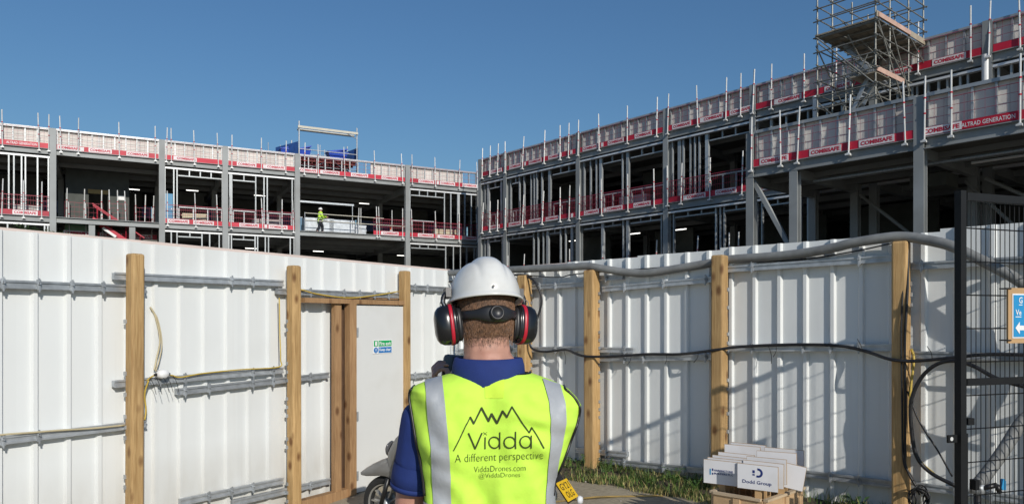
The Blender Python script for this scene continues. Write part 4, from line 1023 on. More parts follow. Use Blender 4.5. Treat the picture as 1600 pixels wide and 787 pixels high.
# ------------------------------------------------------------------ crate with sign boards on stakes
CA = Vector((.722, .692, 0)); CB = Vector((-.745, .667, 0)); C0 = Vector((1.786, 5.2, 0))
ctop = .375
crate = thing('wooden_crate', 'open wooden crate holding the sign boards in front of the right hoarding', 'crate', C0)
cw = mat('crate_wood', (.46, .31, .17), .75, 0, .16, 5, .15, 40, stretch=(1, 1, 3))
def cpl(o, A, L, z0, z1, t=.02, nrm=None):
    b = MB(); b.obox(o + A * L / 2 + Vector((0, 0, (z0 + z1) / 2)), A * L / 2, nrm * t / 2, (0, 0, (z1 - z0) / 2)); return b
ca_n = Vector((-CA.y, CA.x, 0)); cb_n = Vector((-CB.y, CB.x, 0))
for q in range(4):
    z0 = .01 + q * .09; z1 = z0 + .0885
    for o_, A_, L_, nn in ((Vector((0, 0, 0)), CA, .58, ca_n), (CB * .4, CA, .58, ca_n), (CB * .014, CB, .372, cb_n), (CA * .58 + CB * .014, CB, .372, cb_n)):
        cpl(o_, A_, L_, z0, z1, .02, nn).build('plank', cw, crate)
cwt = mat('crate_rim', (.46, .36, .24), .75, 0, .15, 5)
for o_, A_, L_, nn in ((CB * -.006, CA, .6, ca_n), (CB * .406, CA, .6, ca_n), (CB * .024 + CA * -.006, CB, .36, cb_n), (CA * .586 + CB * .024, CB, .36, cb_n)):
    cpl(o_, A_, L_, .368, .386, .034, nn).build('rim_batten', cwt, crate)
for o_ in (Vector((0, 0, 0)) - CB * .016 + CA * .3, CB * .2 - CA * .018):
    b = MB(); b.obox(o_ + Vector((0, 0, .18)), CA * .025 if o_.dot(CB) < .05 else CB * .025, (CB if o_.dot(CB) < .05 else CA) * .008, (0, 0, .18)); b.build('cleat', cw, crate)
b = MB(); b.obox(CA * .29 + CB * .2 + Vector((0, 0, .02)), CA * .275, CB * .185, (0, 0, .01)); b.build('base_board', cw, crate)
sface = mat('sign_board_white', (.72, .72, .74), .45, 0, .03, 3, dirt=(.62, .61, .6), dscale=4)
sedge = mat('sign_board_edge', (.42, .30, .18), .8)
ink = mat('sign_ink_blue', (.012, .03, .16), .5); ink2 = mat('sign_ink_light', (.05, .28, .5), .5)
stake_m = mat('stake_wood', (.45, .29, .14), .75, 0, .15, 8)
SD = Vector((.835, -.55, 0)); SN = Vector((-.55, -.835, 0))
def sign_board(c, label, text=None, yaw=0, tilt=0, W=.285, H=.178, flip=False):
    """board facing SN; c = centre of face; on a stake that reaches into the crate"""
    r = thing('sign_board', label, 'sign', Vector((c.x, c.y, 0.03)), math.atan2(SD.y, SD.x) + yaw, 'sign boards on stakes in the crate')
    z = c.z - .03
    b = MB(); b.cm = 1; b.box((-W / 2, 0, z - H / 2), (W / 2, .012, z + H / 2)); b.cm = 0; b.box((-W / 2 + .002, -.0015, z - H / 2 + .002), (W / 2 - .002, -.0002, z + H / 2 - .002))
    o = b.build('board', None, r, mats=[sface, sedge]);
    r.rotation_euler.y = tilt
    b = MB(); b.box((-.022, .0125, 0), (.022, .032, z + H / 2 - .02)); b.build('stake', stake_m, r)
    if text == 'dodd':
        vs, fc = fit_text('Dodd Group', -.105, .098, z - .055, z - .022, .012); ob('lettering', mesh_from('lettering', [(v[0], -.003, v[1]) for v in vs], fc, ink), r)
        b = MB(); n = 18
        out = []; inn = []
        for i in range(n + 1):
            a = R(-115) + R(215) * i / n
            out.append((.005 + .033 * math.cos(a), -.003, z + .034 + .033 * math.sin(a))); inn.append((.005 + .018 * math.cos(a), -.003, z + .034 + .018 * math.sin(a)))
        b.grid([out, inn]); b.box((-.034, -.003, z + .030), (-.018, -.0016, z + .050)); b.box((-.034, -.003, z + .013), (-.018, -.0016, z + .023)); b.build('emblem', ink, r)
    elif text == 'harr':
        for word, za, zb in (('HARRINGTONS', .006, .022), ('BUILDERS PLC', -.016, -.002)):
            vs, fc = fit_text(word, -.055, .085, z + za, z + zb, .02); ob('lettering', mesh_from('lettering', [(v[0], -.003, v[1]) for v in vs], fc, ink), r)
        ubox('emblem', ink2, r, (-.090, -.080), (-.003, -.0016), (z - .022, z + .022)); ubox('emblem', ink, r, (-.072, -.062), (-.003, -.0016), (z + .008, z + .026)); ubox('emblem', ink, r, (-.072, -.062), (-.003, -.0016), (z - .020, z - .006))
    elif text == 'small':
        ubox('emblem', ink, r, (-.12, -.112), (-.003, -.0016), (z + .04, z + .066))
        ubox('printed_line', ink, r, (-.10, -.05), (-.003, -.0016), (z + .048, z + .056))
    return r
c1 = at(1183.5, 745.5, 5.22); c2 = at(1127.5, 738, 5.48)
sign_board(c1, 'white sign board reading Dodd Group, front right of the crate', 'dodd')
sign_board(c2, 'white sign board with blue builders lettering, front left of the crate', 'harr', W=.275)
AX = Vector((.70, .71, 0))
for i, (k_, dz, yw, tl, lab) in enumerate(((.075, .012, .02, .01, 'blank white sign board directly behind the Dodd Group board'), (.15, .030, -.03, -.01, 'blank white sign board second behind the Dodd Group board'), (.235, .0, .10, .16, 'white sign board tilted steeply in the right half of the crate'), (.33, .050, .04, -.02, 'white sign board next to the rearmost right board'), (.43, .062, .02, 0, 'rearmost white sign board with bare wooden edge at right of the crate'))):
    sign_board(c1 + AX * k_ + Vector((.0, 0, dz)), lab, None, yw, tl)
for i, (k_, dz, yw, tl, tx, lab) in enumerate(((.06, .006, .01, 0, None, 'white sign board directly behind the builders board'), (.13, .014, -.02, .0, 'small', 'white sign board with small dark print second behind the builders board'), (.21, .028, .02, .01, None, 'white sign board third behind the builders board'), (.32, .075, .03, 0, None, 'tall white sign board near the rear left of the crate'), (.40, .080, -.02, .01, None, 'rearmost white sign board at the left rear of the crate'))):
    sign_board(c2 + AX * k_ + Vector((0, 0, dz)), lab, tx, yw, tl, W=.275)

# ------------------------------------------------------------------ grass verge and weeds, yellow line
verge_m = mat('verge_soil', (.075, .06, .035), .95, 0, .35, 14, .8, 50)
def build_verge():
    b = MB(); rows = []
    for i in range(60):
        u = -.1 + i * .17
        wdt = .42 + .10 * noise.noise((u * 1.3, 0, 3)) + .1 * noise.noise((u * 4, 2, 3))
        row = []
        for j in range(9):
            v = j / 8; y = .12 - v * (wdt + .12); p = RFM @ Vector((u, y, 0))
            z = gz(p.x, p.y) + .004 + (.085 * (1 - v) ** 1.2 * (1 if u > .5 else .6) + .02 * noise.noise((u * 5, y * 6, 1))) * min(1, (1 - v) * 4)
            if j == 8: z = gz(p.x, p.y) - .02
            row.append((p.x, p.y, z))
        rows.append(row)
    b.grid(rows); o = b.build('verge', verge_m, None, True); tag(o, kind='structure')
    return rows
vrows = build_verge()
gm = mat('grass_blade', (.095, .165, .03), .6, 0, .55, 5)
gm2 = mat('grass_blade_dry', (.34, .29, .11), .7, 0, .3, 5)
def build_grass():
    V = []; F = []; MI = []
    for i in range(13000):
        u = rnd.uniform(.2, 7.5); v = rnd.random() ** .8
        if noise.noise((u * 2.2, v * 2, 5)) < .02 and rnd.random() < .88: continue
        wdt = .42 + .10 * noise.noise((u * 1.3, 0, 3)) + .1 * noise.noise((u * 4, 2, 3))
        y = .09 - v * (wdt + .1)
        p = RFM @ Vector((u, y, 0)); z = gz(p.x, p.y) + .085 * (1 - v) ** 1.2 - .01
        h = rnd.uniform(.04, .10) * (1.25 - .55 * v) * (1 + .7 * noise.noise((u * 3, v * 3, 9)))
        if rnd.random() < .04: h *= 1.9
        a = rnd.uniform(0, 6.28); d = Vector((math.cos(a), math.sin(a), 0)); s = Vector((-d.y, d.x, 0)) * rnd.uniform(.0022, .0045); ln = rnd.uniform(.2, .95) * h
        q = Vector((p.x, p.y, z)); k = len(V)
        V += [q - s, q + s, q + d * ln * .35 + Vector((0, 0, h * .6)) + s * .8, q + d * ln * .35 + Vector((0, 0, h * .6)) - s * .8, q + d * ln + Vector((0, 0, h))]
        F += [(k, k + 1, k + 2, k + 3), (k + 3, k + 2, k + 4)]
        mi = 1 if rnd.random() < (.22 + .9 * max(0, v - .55)) else 0; MI += [mi, mi]
    o = ob('grass', mesh_from('grass', V, F, mats=[gm, gm2], fm=MI)); tag(o, 'rough green grass strip along the foot of the right hoarding', 'grass', kind='stuff')
build_grass()
leaf_m = mat('weed_leaf', (.045, .10, .022), .55, 0, .35, 6)
def weed(px, Y, h, n, label):
    p = Vector((kx(px) * Y, Y, gz(kx(px) * Y, Y) + .04)); r = thing('weed_plant', label, 'plant', p, 0, 'weeds on the verge')
    b = MB()
    for i in range(n // 4 + 2):
        a = rnd.uniform(0, 6.28); b.tube(spline([(0, 0, 0), (.03 * math.cos(a), .03 * math.sin(a), h * .5), (.07 * math.cos(a), .07 * math.sin(a), h * rnd.uniform(.8, 1.05))], 3), .0035, 5, True, .0015)
    b.build('stem', gm, r)
    b = MB()
    for i in range(n):
        a = rnd.uniform(0, 6.28); t = rnd.uniform(.25, 1); rr = .07 * t; c = Vector((rr * math.cos(a), rr * math.sin(a), h * t)); d = Vector((math.cos(a + rnd.uniform(-.6, .6)), math.sin(a + rnd.uniform(-.6, .6)), rnd.uniform(-.2, .6))).normalized() * rnd.uniform(.04, .07); s = d.cross(Vector((0, 0, 1))).normalized() * rnd.uniform(.012, .02)
        up = Vector((0, 0, .006))
        b.add([c, c + d * .5 + s + up, c + d, c + d * .5 - s + up], [(0, 1, 2, 3)])
    b.build('leaves', leaf_m, r)
weed(1053, 7.05, .2, 26, 'dark leafy weed against the hoarding left of the sign boards')
weed(947, 7.65, .16, 22, 'leafy weed just right of the third timber post')
weed(1337, 6.0, .17, 24, 'leafy weed right of the crate under the bottom rail')
weed(1365, 5.95, .11, 14, 'small weed near the rightmost timber post')
weed(1085, 6.95, .13, 18, 'low weed beside the left end of the crate signs')
weed(902, 7.9, .16, 16, 'thin weed between the person and the timber post')
ym = mat('worn_yellow_paint', (.50, .33, .09), .8, 0, .2, 10, dirt=(.25, .19, .09), dscale=9)
p0 = Vector((-1.6, 6.72)); p1 = Vector((1.42, 6.92)); b = MB(); rows = []
for i in range(30):
    t = i / 29; c = p0.lerp(p1, t); rows.append([(c.x, c.y - .03, gz(c.x, c.y) + .004), (c.x, c.y + .03, gz(c.x, c.y) + .004)])
b.grid(rows); yl = b.build('painted_line', ym); tag(yl, kind='structure')
# loose gravel on the tarmac by the verge
bm = bmesh.new()
for i in range(70):
    u = rnd.uniform(1.0, 4.4); p = RFM @ Vector((u, -rnd.uniform(.32, 1.1), 0)); s_ = rnd.uniform(.003, .011)
    g_ = bmesh.ops.create_icosphere(bm, subdivisions=1, radius=s_, matrix=Matrix.Translation((p.x, p.y, gz(p.x, p.y) + s_ * .5)))
    for v in g_['verts']: v.co += Vector((rnd.uniform(-1, 1), rnd.uniform(-1, 1), rnd.uniform(-1, 1))) * s_ * .25
me = bpy.data.meshes.new('loose_gravel'); bm.to_mesh(me); bm.free(); me.materials.append(mat('pebble', (.35, .33, .29), .8, 0, .3, 20))
tag(ob('loose_gravel', me), 'loose pale gravel scattered on the tarmac beside the grass', 'gravel', kind='stuff')
# bush behind the left hoarding
def bush():
    base = LM @ Vector((-1.6, -2.0, 0)); r = thing('bush', 'dark green bush showing above the hoarding at the left frame edge', 'bush', (base.x, base.y, 0))
    b = MB()
    for i in range(14):
        a = rnd.uniform(0, 6.28); q = rnd.uniform(.5, 1.5); b.tube(spline([(rnd.uniform(-1.8, 1.8), rnd.uniform(-.3, .3), 0), (q * math.cos(a) * 1.2, q * math.sin(a) * .3, 2.6), (q * math.cos(a) * 1.8, q * math.sin(a) * .5, 5.4 + rnd.uniform(0, 1.5))], 4), .05, 5, True, .012)
    b.build('stems', mat('bark', (.10, .075, .05), .9), r)
    V = []; F = []
    for i in range(9000):
        x = rnd.uniform(-4.2, 3.4); top = 6.75 + .55 * noise.noise((x * 1.1, 0, 0)) + .35 * noise.noise((x * 3, 1, 0)) - .10 * max(0, x - 1) ** 2
        z = top - rnd.random() ** 1.6 * 3.2; c = Vector((x, rnd.gauss(0, .45), z)); d = Vector((rnd.uniform(-1, 1), rnd.uniform(-1, 1), rnd.uniform(-.6, .9))).normalized() * rnd.uniform(.07, .14); s = d.cross(Vector((rnd.random(), rnd.random(), 1))).normalized() * rnd.uniform(.03, .05); k = len(V)
        V += [c, c + d * .5 + s, c + d, c + d * .5 - s]; F.append((k, k + 1, k + 2, k + 3))
    ob('leaves', mesh_from('leaves', V, F, mat('bush_leaf', (.035, .075, .02), .6, 0, .5, 2)), r)
bush()

# ------------------------------------------------------------------ scooter parked beyond the person
SH_D = Vector((-.888, .46, 0)).normalized()
fw = Vector((-1.07, 6.40, gz(-1.07, 6.40)))         # front wheel contact
sc_loc = fw - SH_D * .62
sct = thing('motor_scooter', 'silver-grey motor scooter with yellow number plate parked before the door', 'scooter', (sc_loc.x, sc_loc.y, gz(sc_loc.x, sc_loc.y)), math.atan2(SH_D.y, SH_D.x))
rw = fw - SH_D * 1.24; sct.rotation_euler.y = -math.atan2(fw.z - gz(rw.x, rw.y), 1.24)
# local: x forward, y left, z up
silver = mat('scooter_silver', (.215, .21, .20), .32, .35, .06, 6, coat=.4)
alloy = mat('alloy_wheel', (.50, .49, .46), .35, .7, .1, 8)
seat_m = mat('seat_vinyl', (.015, .015, .016), .55, 0, .1, 10)
WR = .245
def wheel(x):
    w_ = ob('wheel', None, sct)
    b = MB()
    prof = []
    for i in range(15):
        a = -math.pi + 2 * math.pi * i / 14; prof.append((WR - .045 + .045 * math.cos(a), .048 * math.sin(a)))
    M = Matrix.Translation((x, 0, WR)) @ Matrix.Rotation(R(90), 4, 'X')
    b.lathe(prof, 40, M); tyre = b.mesh('wheel', rubber, True)
    bpy.data.objects.remove(w_); w_ = ob('wheel', tyre, sct)
    b = MB(); b.lathe([(.165, -.035), (.172, -.04), (.185, -.038), (.19, -.03), (.176, -.02), (.172, .02), (.19, .03), (.185, .038), (.172, .04), (.165, .035), (.162, 0), (.165, -.035)], 40, M); b.build('rim', alloy, w_, True)
    b = MB()
    for i in range(10):
        a = 2 * math.pi * i / 10 + .2; c = Vector((math.cos(a), 0, math.sin(a))); t = Vector((-c.z, 0, c.x)); o = Vector((x, 0, WR))
        b.obox(o + c * .105, c * .062, t * .007, (0, .018, 0))
    b.build('spokes', alloy, w_)
    b = MB(); b.lathe([(0, -.06), (.05, -.06), (.052, .06), (0, .06)], 20, M); b.lathe([(.055, .03), (.10, .03), (.10, .036), (.055, .036), (.055, .03)], 28, M); b.build('hub', galv, w_, True)
wheel(.62); wheel(-.62)
# front mudguard: arched shell, pointed towards the front
b = MB(); rows = []
for (x, wd, zb, zt_) in ((.885, .006, .505, .515), (.86, .022, .500, .530), (.80, .050, .497, .562), (.72, .070, .500, .598), (.63, .082, .505, .630), (.55, .088, .50, .652), (.47, .088, .47, .66), (.40, .080, .42, .65), (.36, .05, .40, .60)):
    row = []
    for j in range(20):
        a = 2 * math.pi * j / 20; ca, sa = math.cos(a), math.sin(a)
        row.append((x, wd * math.copysign(abs(ca) ** .8, ca), zb + (zt_ - zb) * max(0, sa) ** .8 - .012 * max(0, -sa)))
    rows.append(row)
b.grid(rows, True); b.f.append(tuple(range(20))); b.m.append(0); b.build('front_mudguard', silver, sct, True)
# front fork cover, leg shield and headset
def loft(name, secs, m, parent, n=16, p=2.6):
    """secs: (centre, half x, half y) horizontal superellipse rings"""
    b = MB(); rows = []
    for (c, hx, hy) in secs:
        row = []
        for j in range(n):
            a = 2 * math.pi * j / n; ca, sa = math.cos(a), math.sin(a)
            row.append((c[0] + hx * math.copysign(abs(ca) ** (2 / p), ca), c[1] + hy * math.copysign(abs(sa) ** (2 / p), sa), c[2]))
        rows.append(row)
    b.grid(rows, True); k = len(b.v)
    b.f.append(tuple(reversed(range(n)))); b.m.append(0); b.f.append(tuple(range(k - n, k))); b.m.append(0)
    return b.build(name, m, parent, True)
loft('front_fairing', [((.42, 0, .40), .05, .06), ((.46, 0, .48), .08, .08), ((.45, 0, .58), .10, .095), ((.43, 0, .70), .10, .115), ((.36, 0, .82), .07, .115), ((.32, 0, .88), .03, .09)], silver, sct)
loft('leg_shield', [((.36, 0, .26), .03, .19), ((.38, 0, .40), .03, .21), ((.35, 0, .62), .03, .2), ((.30, 0, .82), .03, .16), ((.28, 0, .88), .02, .1)], black_m, sct)
loft('handlebar_cowl', [((.30, 0, .88), .05, .06), ((.29, 0, .93), .08, .12), ((.27, 0, .98), .07, .13), ((.25, 0, 1.01), .03, .09)], silver, sct)
for s in (-1, 1):
    b = MB(); b.tube([(.27, .1 * s, .955), (.22, .24 * s, .96)], .016, 8); b.build('handlebar', black_m, sct, True)
    b = MB(); b.tube([(.62, .09 * s, WR), (.52, .09 * s, .48)], .02, 8); b.build('fork_leg', black_m, sct, True)
b = MB(); b.lathe([(0, 0), (.06, 0), (.068, .012), (.05, .03), (0, .036)], 18, Matrix.Translation((.53, 0, .72)) @ Matrix.Rotation(R(75), 4, 'Y')); b.build('headlight', mat('headlamp_glass', (.09, .09, .095), .1), sct, True)
loft('footboard', [((0.02, 0, .20), .34, .15), ((0.02, 0, .24), .37, .18), ((0.02, 0, .27), .36, .17)], black_m, sct)
loft('rear_body', [((-.42, 0, .27), .24, .11), ((-.42, 0, .40), .34, .15), ((-.50, 0, .55), .43, .165), ((-.53, 0, .66), .43, .15), ((-.52, 0, .70), .40, .12)], silver, sct)
loft('seat', [((-.44, 0, .69), .36, .13), ((-.44, 0, .74), .38, .14), ((-.46, 0, .79), .33, .11)], seat_m, sct)
loft('tail_light', [((-.93, 0, .56), .02, .07), ((-.95, 0, .60), .025, .08), ((-.93, 0, .64), .015, .06)], mat('red_lens', (.4, .01, .01), .2), sct)
b = MB(); b.tube([(-.3, -.16, .22), (-.6, -.18, .26), (-.9, -.19, .32)], [.03, .05, .055], 12); b.build('exhaust', galv, sct, True)
# rear mudguard tongue carrying the plate
ptilt = R(33)
up = Vector((math.sin(ptilt), 0, math.cos(ptilt)))      # plate's up direction leans forward
pc = Vector((-1.09, .0, .385))
b = MB(); b.obox(pc + Vector((.06, 0, .08)), up * .19, (0, .07, 0), up.cross(Vector((0, 1, 0))) * .008); b.build('rear_mudguard', black_m, sct)
plate_y = mat('plate_yellow', (.72, .45, .01), .4, 0, .03); plate_k = mat('plate_black', (.01, .01, .01), .5)
pn = Vector((0, 1, 0)).cross(up); pn = -pn if pn.x > 0 else pn    # outward normal (towards the rear)
px_ = up.cross(pn).normalized()                                       # plate's right as read from behind
if px_.y > 0: px_ = -px_
b = MB(); b.obox(pc + pn * .012, px_ * .1, pn * .002, up * .082); npl = b.build('number_plate', plate_y, sct)
for word, z0, z1 in (('GY21', .008, .064), ('OLG', -.062, -.006)):
    hw = .082 if word == 'GY21' else .062
    vs, fc = fit_text(word, -hw, hw, z0, z1, .01, 2, 1.15)
    ob('plate_lettering', mesh_from('plate_lettering', [pc + pn * .0155 + px_ * v[0] + up * v[1] for v in vs], fc, plate_k), npl)
b = MB(); b.lathe([(0, 0), (.03, 0), (.034, .01), (.025, .03), (0, .035)], 14, Matrix.Translation(pc + px_ * .09 - up * .105) @ Matrix.Rotation(R(-90), 4, 'Y')); b.build('rear_reflector', mat('lamp_glass', (.7, .72, .74)), sct, True)
b = MB(); b.tube([(-.05, .12, .2), (-.12, .26, .01)], .012, 8); b.build('side_stand', galv, sct, True)

# ------------------------------------------------------------------ the person in the foreground
PB = Vector((-.068, 2.21, gz(-.068, 2.21)))
pr = thing('person', 'person seen from behind in yellow hi-viz vest, white helmet and ear defenders', 'person', PB)
PX = PB.x
def V3(x, y, z): return Vector((x, y, z))
# arm joints
shL, elL, wrL = V3(-.272, 2.24, 1.345), V3(-.325, 2.29, 1.045), V3(-.285, 2.48, 1.315)
shR, elR, wrR = V3(.122, 2.24, 1.345), V3(.045, 2.42, 1.085), V3(.015, 2.53, 1.315)
hL = V3(-.260, 2.525, 1.420); hR = V3(-.015, 2.55, 1.415)
head_yaw = R(18); head_pitch = R(-9)
HCN = V3(-.081, 2.225, 1.664)                        # head pivot
HM = Matrix.Translation(HCN) @ Matrix.Rotation(head_yaw, 4, 'Z') @ Matrix.Rotation(head_pitch, 4, 'X')
def H(x, y, z): return HM @ Vector((x, y, z))
bd_ = [
    (H(0, -.01, .055), .092, H(0, .02, .05), .09, (.86, 1, 1)), (H(0, .035, -.03), .068, H(0, .05, -.075), .05), (H(0, -.03, .0), .078, H(0, .0, -.03), .072, (.92, 1, 1)),
    (H(0, .105, -.005), .012, H(0, .122, -.03), .014), (H(0, .095, -.062), .016, H(0, .088, -.095), .02), (H(.022, .098, -.058), .008, H(-.022, .098, -.058), .008),
    (V3(-.072, 2.215, 1.45), .074, V3(-.077, 2.215, 1.59), .067, (1.08, 1, 1)), (V3(-.16, 2.225, 1.435), .05, V3(-.095, 2.215, 1.525), .05), (V3(.02, 2.225, 1.435), .05, V3(-.045, 2.215, 1.525), .05),
    (V3(-.2, 2.235, 1.365), .072, V3(.05, 2.235, 1.365), .072), (V3(-.075, 2.23, 1.35), .12, V3(-.07, 2.23, 1.0), .11, (1.3, .85, 1)), (V3(-.07, 2.23, .98), .125, V3(-.07, 2.23, .92), .12, (1.2, .9, 1)),
]
for s in (-1, 1):
    bd_.append((H(.082 * s, 0, .0), .022, H(.085 * s, -.005, -.035), .014, (.5, 1, 1)))
for sh, el, wr in ((shL, elL, wrL), (shR, elR, wrR)):
    bd_ += [(sh, .058, el, .046), (el, .046, el.lerp(wr, .35), .046), (el.lerp(wr, .35), .046, wr, .029)]
# hands: palm, four curled fingers and a thumb, each its own chain
def hand(wr, hc, sx):
    """sx=-1 left, 1 right; the palm faces the controller between the hands"""
    out = [(wr, .03, hc, .034, (1.0, 1.1, 1)), (hc + V3(0, -.022, 0), .02, hc + V3(0, .02, 0), .02)]
    for i, L in enumerate((.075, .085, .08, .062)):
        b0 = hc + V3(-.006 * -sx * 0, .030 - .021 * i, .018 - .004 * i)
        k1 = b0 + V3(sx * .016 - sx * .004 * i, .010 - .004 * i, .042 * L / .08 + .006); k2 = k1 + V3(-sx * .022, .006, .022); tip = k2 + V3(-sx * .026, .0, -.004)
        out += [(b0, .0105, k1, .0098), (k1, .0098, k2, .009), (k2, .009, tip, .008)]
    t0 = hc + V3(-sx * .012, -.028, -.015); t1 = t0 + V3(-sx * .02, -.016, .035); t2 = t1 + V3(-sx * .014, .004, .034)
    out += [(t0, .014, t1, .0115), (t1, .0115, t2, .0095)]
    return out
bd_ += hand(wrL, hL, -1) + hand(wrR, hR, 1)
for s in (-1, 1):
    hp = V3(PX + .1 * s, 2.235, .93); kn = V3(PX + .11 * s, 2.25, .50); an = V3(PX + .12 * s, 2.22, .08 + PB.z)
    bd_ += [(hp, .085, kn, .058), (kn, .056, an, .04), (an, .04, an + V3(0, .15, -.045), .035)]
wpart('body', blob_mesh('body', bd_, .0065, skin, 5), pr)
for s in (-1, 1):
    b = MB(); b.lathe([(0, -.012), (.008, -.009), (.012, 0), (.008, .009), (0, .012)], 12, HM @ Matrix.Translation((.032 * s, .083, .0))); b.wbuild('eye', white_m, pr, True)
# polo shirt with short sleeves, collar
polo = mat('polo_blue', (.010, .029, .155), .85, 0, .06, 30, .12, 260)
ps_ = [(V3(-.2, 2.235, 1.365), .08, V3(.05, 2.235, 1.365), .08), (V3(-.075, 2.23, 1.35), .115, V3(-.07, 2.23, .95), .118, (1.3, .84, 1)), (V3(-.14, 2.225, 1.42), .062, V3(0, 2.225, 1.42), .062)]
for sh, el in ((shL, elL), (shR, elR)):
    e2 = sh.lerp(el, .52); ps_ += [(sh, .070, sh.lerp(el, .4), .069), (sh.lerp(el, .4), .069, e2, .065)]
wpart('polo_shirt', blob_mesh('polo_shirt', ps_, .009, polo, 5), pr)
for sh, el in ((shL, elL), (shR, elR)):          # sleeve hems
    a = sh.lerp(el, .44); c = sh.lerp(el, .70); d = (c - a).normalized(); q = d.to_track_quat('Z', 'Y').to_matrix().to_4x4(); L = (c - a).length
    b = MB(); b.lathe([(.066, 0), (.0685, L * .4), (.0685, L * .8), (.0672, L * .81), (.069, L * .82), (.0685, L), (.064, L), (.061, L * .6)], 26, Matrix.Translation(a) @ q); b.wbuild('sleeve', polo, pr, True)
b = MB(); rows = []
for (z, rx, ry, yo) in ((1.455, .098, .085, 2.215), (1.48, .109, .088, 2.213), (1.512, .106, .082, 2.212), (1.5335, .1, .077, 2.214), (1.535, .096, .073, 2.214), (1.515, .092, .07, 2.215), (1.47, .088, .068, 2.218)):
    rows.append([V3(-.071 + rx * math.cos(R(-250 + 320 * j / 40)) * (1.02), yo + ry * math.sin(R(-250 + 320 * j / 40)), z + .004 * math.cos(R(-250 + 320 * j / 40)) ** 2) for j in range(41)])
b.grid(rows); b.wbuild('collar', polo, pr, True)
# trousers and boots (below the frame, still there)
tr_ = [(V3(-.07, 2.235, 1.0), .118, V3(-.07, 2.235, .92), .125, (1.22, .92, 1))]
for s in (-1, 1):
    hp = V3(PX + .1 * s, 2.235, .93); kn = V3(PX + .11 * s, 2.25, .50); an = V3(PX + .12 * s, 2.22, .12 + PB.z)
    tr_ += [(hp, .1, kn, .076), (kn, .076, an, .065)]
    f0 = V3(PX + .12 * s, 2.20, .055 + PB.z); wpart('boot', blob_mesh('boot', [(f0 + V3(0, 0, .05), .052, f0, .05), (f0, .05, f0 + V3(.01 * s, .17, -.01), .042)], .012, black_m, 3), pr)
wpart('trousers', blob_mesh('trousers', tr_, .014, navy_trouser, 4), pr)

# hi-viz vest: lofted shell that follows the outline
def lerp_tab(tab, z):
    if z >= tab[0][0]: return tab[0][1:]
    for i in range(len(tab) - 1):
        a, b_ = tab[i], tab[i + 1]
        if a[0] >= z >= b_[0]:
            t = (a[0] - z) / (a[0] - b_[0]); return tuple(a[k] + (b_[k] - a[k]) * t for k in range(1, len(a)))
    return tab[-1][1:]
S_ = 520.0
def zpx(py): return HC + (HOR - py) / S_
def xpx(px): return (px - 800) / S_
out = [(582, 707, 828, .070, .075), (587, 690, 843, .082, .09), (594, 668, 862, .094, .10), (601, 650, 877, .102, .108), (608, 638, 889, .109, .114), (620, 637, 901, .117, .12), (632, 639, 908, .122, .124), (645, 642, 908, .126, .128),
       (660, 645, 903, .128, .13), (680, 649, 896, .128, .13), (700, 653, 888, .126, .13), (720, 657, 880, .123, .13), (745, 661, 870, .12, .13), (770, 664, 866, .118, .13), (800, 665, 866, .118, .13), (860, 665, 868, .12, .13), (930, 662, 872, .125, .135)]
tab = [(zpx(p[0]), xpx(p[1]), xpx(p[2]), p[3], p[4]) for p in out]
tab.sort(key=lambda q: -q[0])
NA = 180; NZ = 130
ztop, zbot = tab[0][0], tab[-1][0]
rows = []
def vest_pt(z, a, off=0.0):
    xl, xr, db, df = lerp_tab(tab, z)
    cx = (xl + xr) / 2; hw = (xr - xl) / 2 + off
    ca, sa = math.cos(a), math.sin(a); pw = 2 / 2.5
    x = cx + hw * math.copysign(abs(ca) ** pw, ca); d = (df if sa > 0 else db) + off
    y = 2.222 + d * math.copysign(abs(sa) ** (pw * 1.0), sa)
    # spine hollow, shoulder blades and soft folds
    if sa < 0:
        u = (x - cx) / .2
        y += .010 * math.exp(-(u / .22) ** 2) * min(1, max(0, (1.46 - z) / .1))
        f = noise.noise((x * 7, z * 3.0, 2.0)) * .012 + noise.noise((x * 15 + z * 6, z * 9, 7.0)) * .006 + noise.noise((x * 34 - z * 20, z * 26, 4.0)) * .0022
        side = min(1, abs(u) * 1.1)
        f += .0065 * side ** 1.5 * math.sin((z * 62 + x * 30) + 4 * noise.noise((x * 5, z * 5, 0))) * (.4 + noise.noise((x * 9, z * 6, 3)) * 1.2)
        f += .005 * max(0, (1.25 - z) * 6) * math.sin(x * 55 + z * 22)
        y += 1.6 * f * min(1, max(0, (1.50 - z) / .05))
    return V3(x, y, z)
for i in range(NZ + 1):
    t = i / NZ; z = ztop - (ztop - zbot) * t ** 1.15
    rows.append([vest_pt(z, 2 * math.pi * j / NA) for j in range(NA)])
b = MB(); b.grid(rows, True)
vest_me = b.mesh('hi_viz_vest', hiviz, True)
vest_o = wpart('hi_viz_vest', vest_me, pr)
bvh = BVHTree.FromPolygons([v.co for v in vest_me.vertices], [tuple(p.vertices) for p in vest_me.polygons])
CAMP = Vector((0, 0, HC))
def on_vest(px, py, off=.0025):
    """point of the vest's back behind photo position (px, py)"""
    d = Vector((kx(px), 1, (HOR - py) / FPX)).normalized()
    h, n, i, ds = bvh.ray_cast(CAMP, d)
    if h is None:
        h, n, i, ds = bvh.find_nearest(CAMP + d * 2.22 / d.y)
    if n.dot(d) > 0: n = -n
    return h + n * off
refl = mat('reflective_tape', (.42, .44, .46), .35, .15, .06, 6)
tape = mat('vest_reflective_tape', (.40, .42, .44), .42, .1, .06, 12, .3, 25)
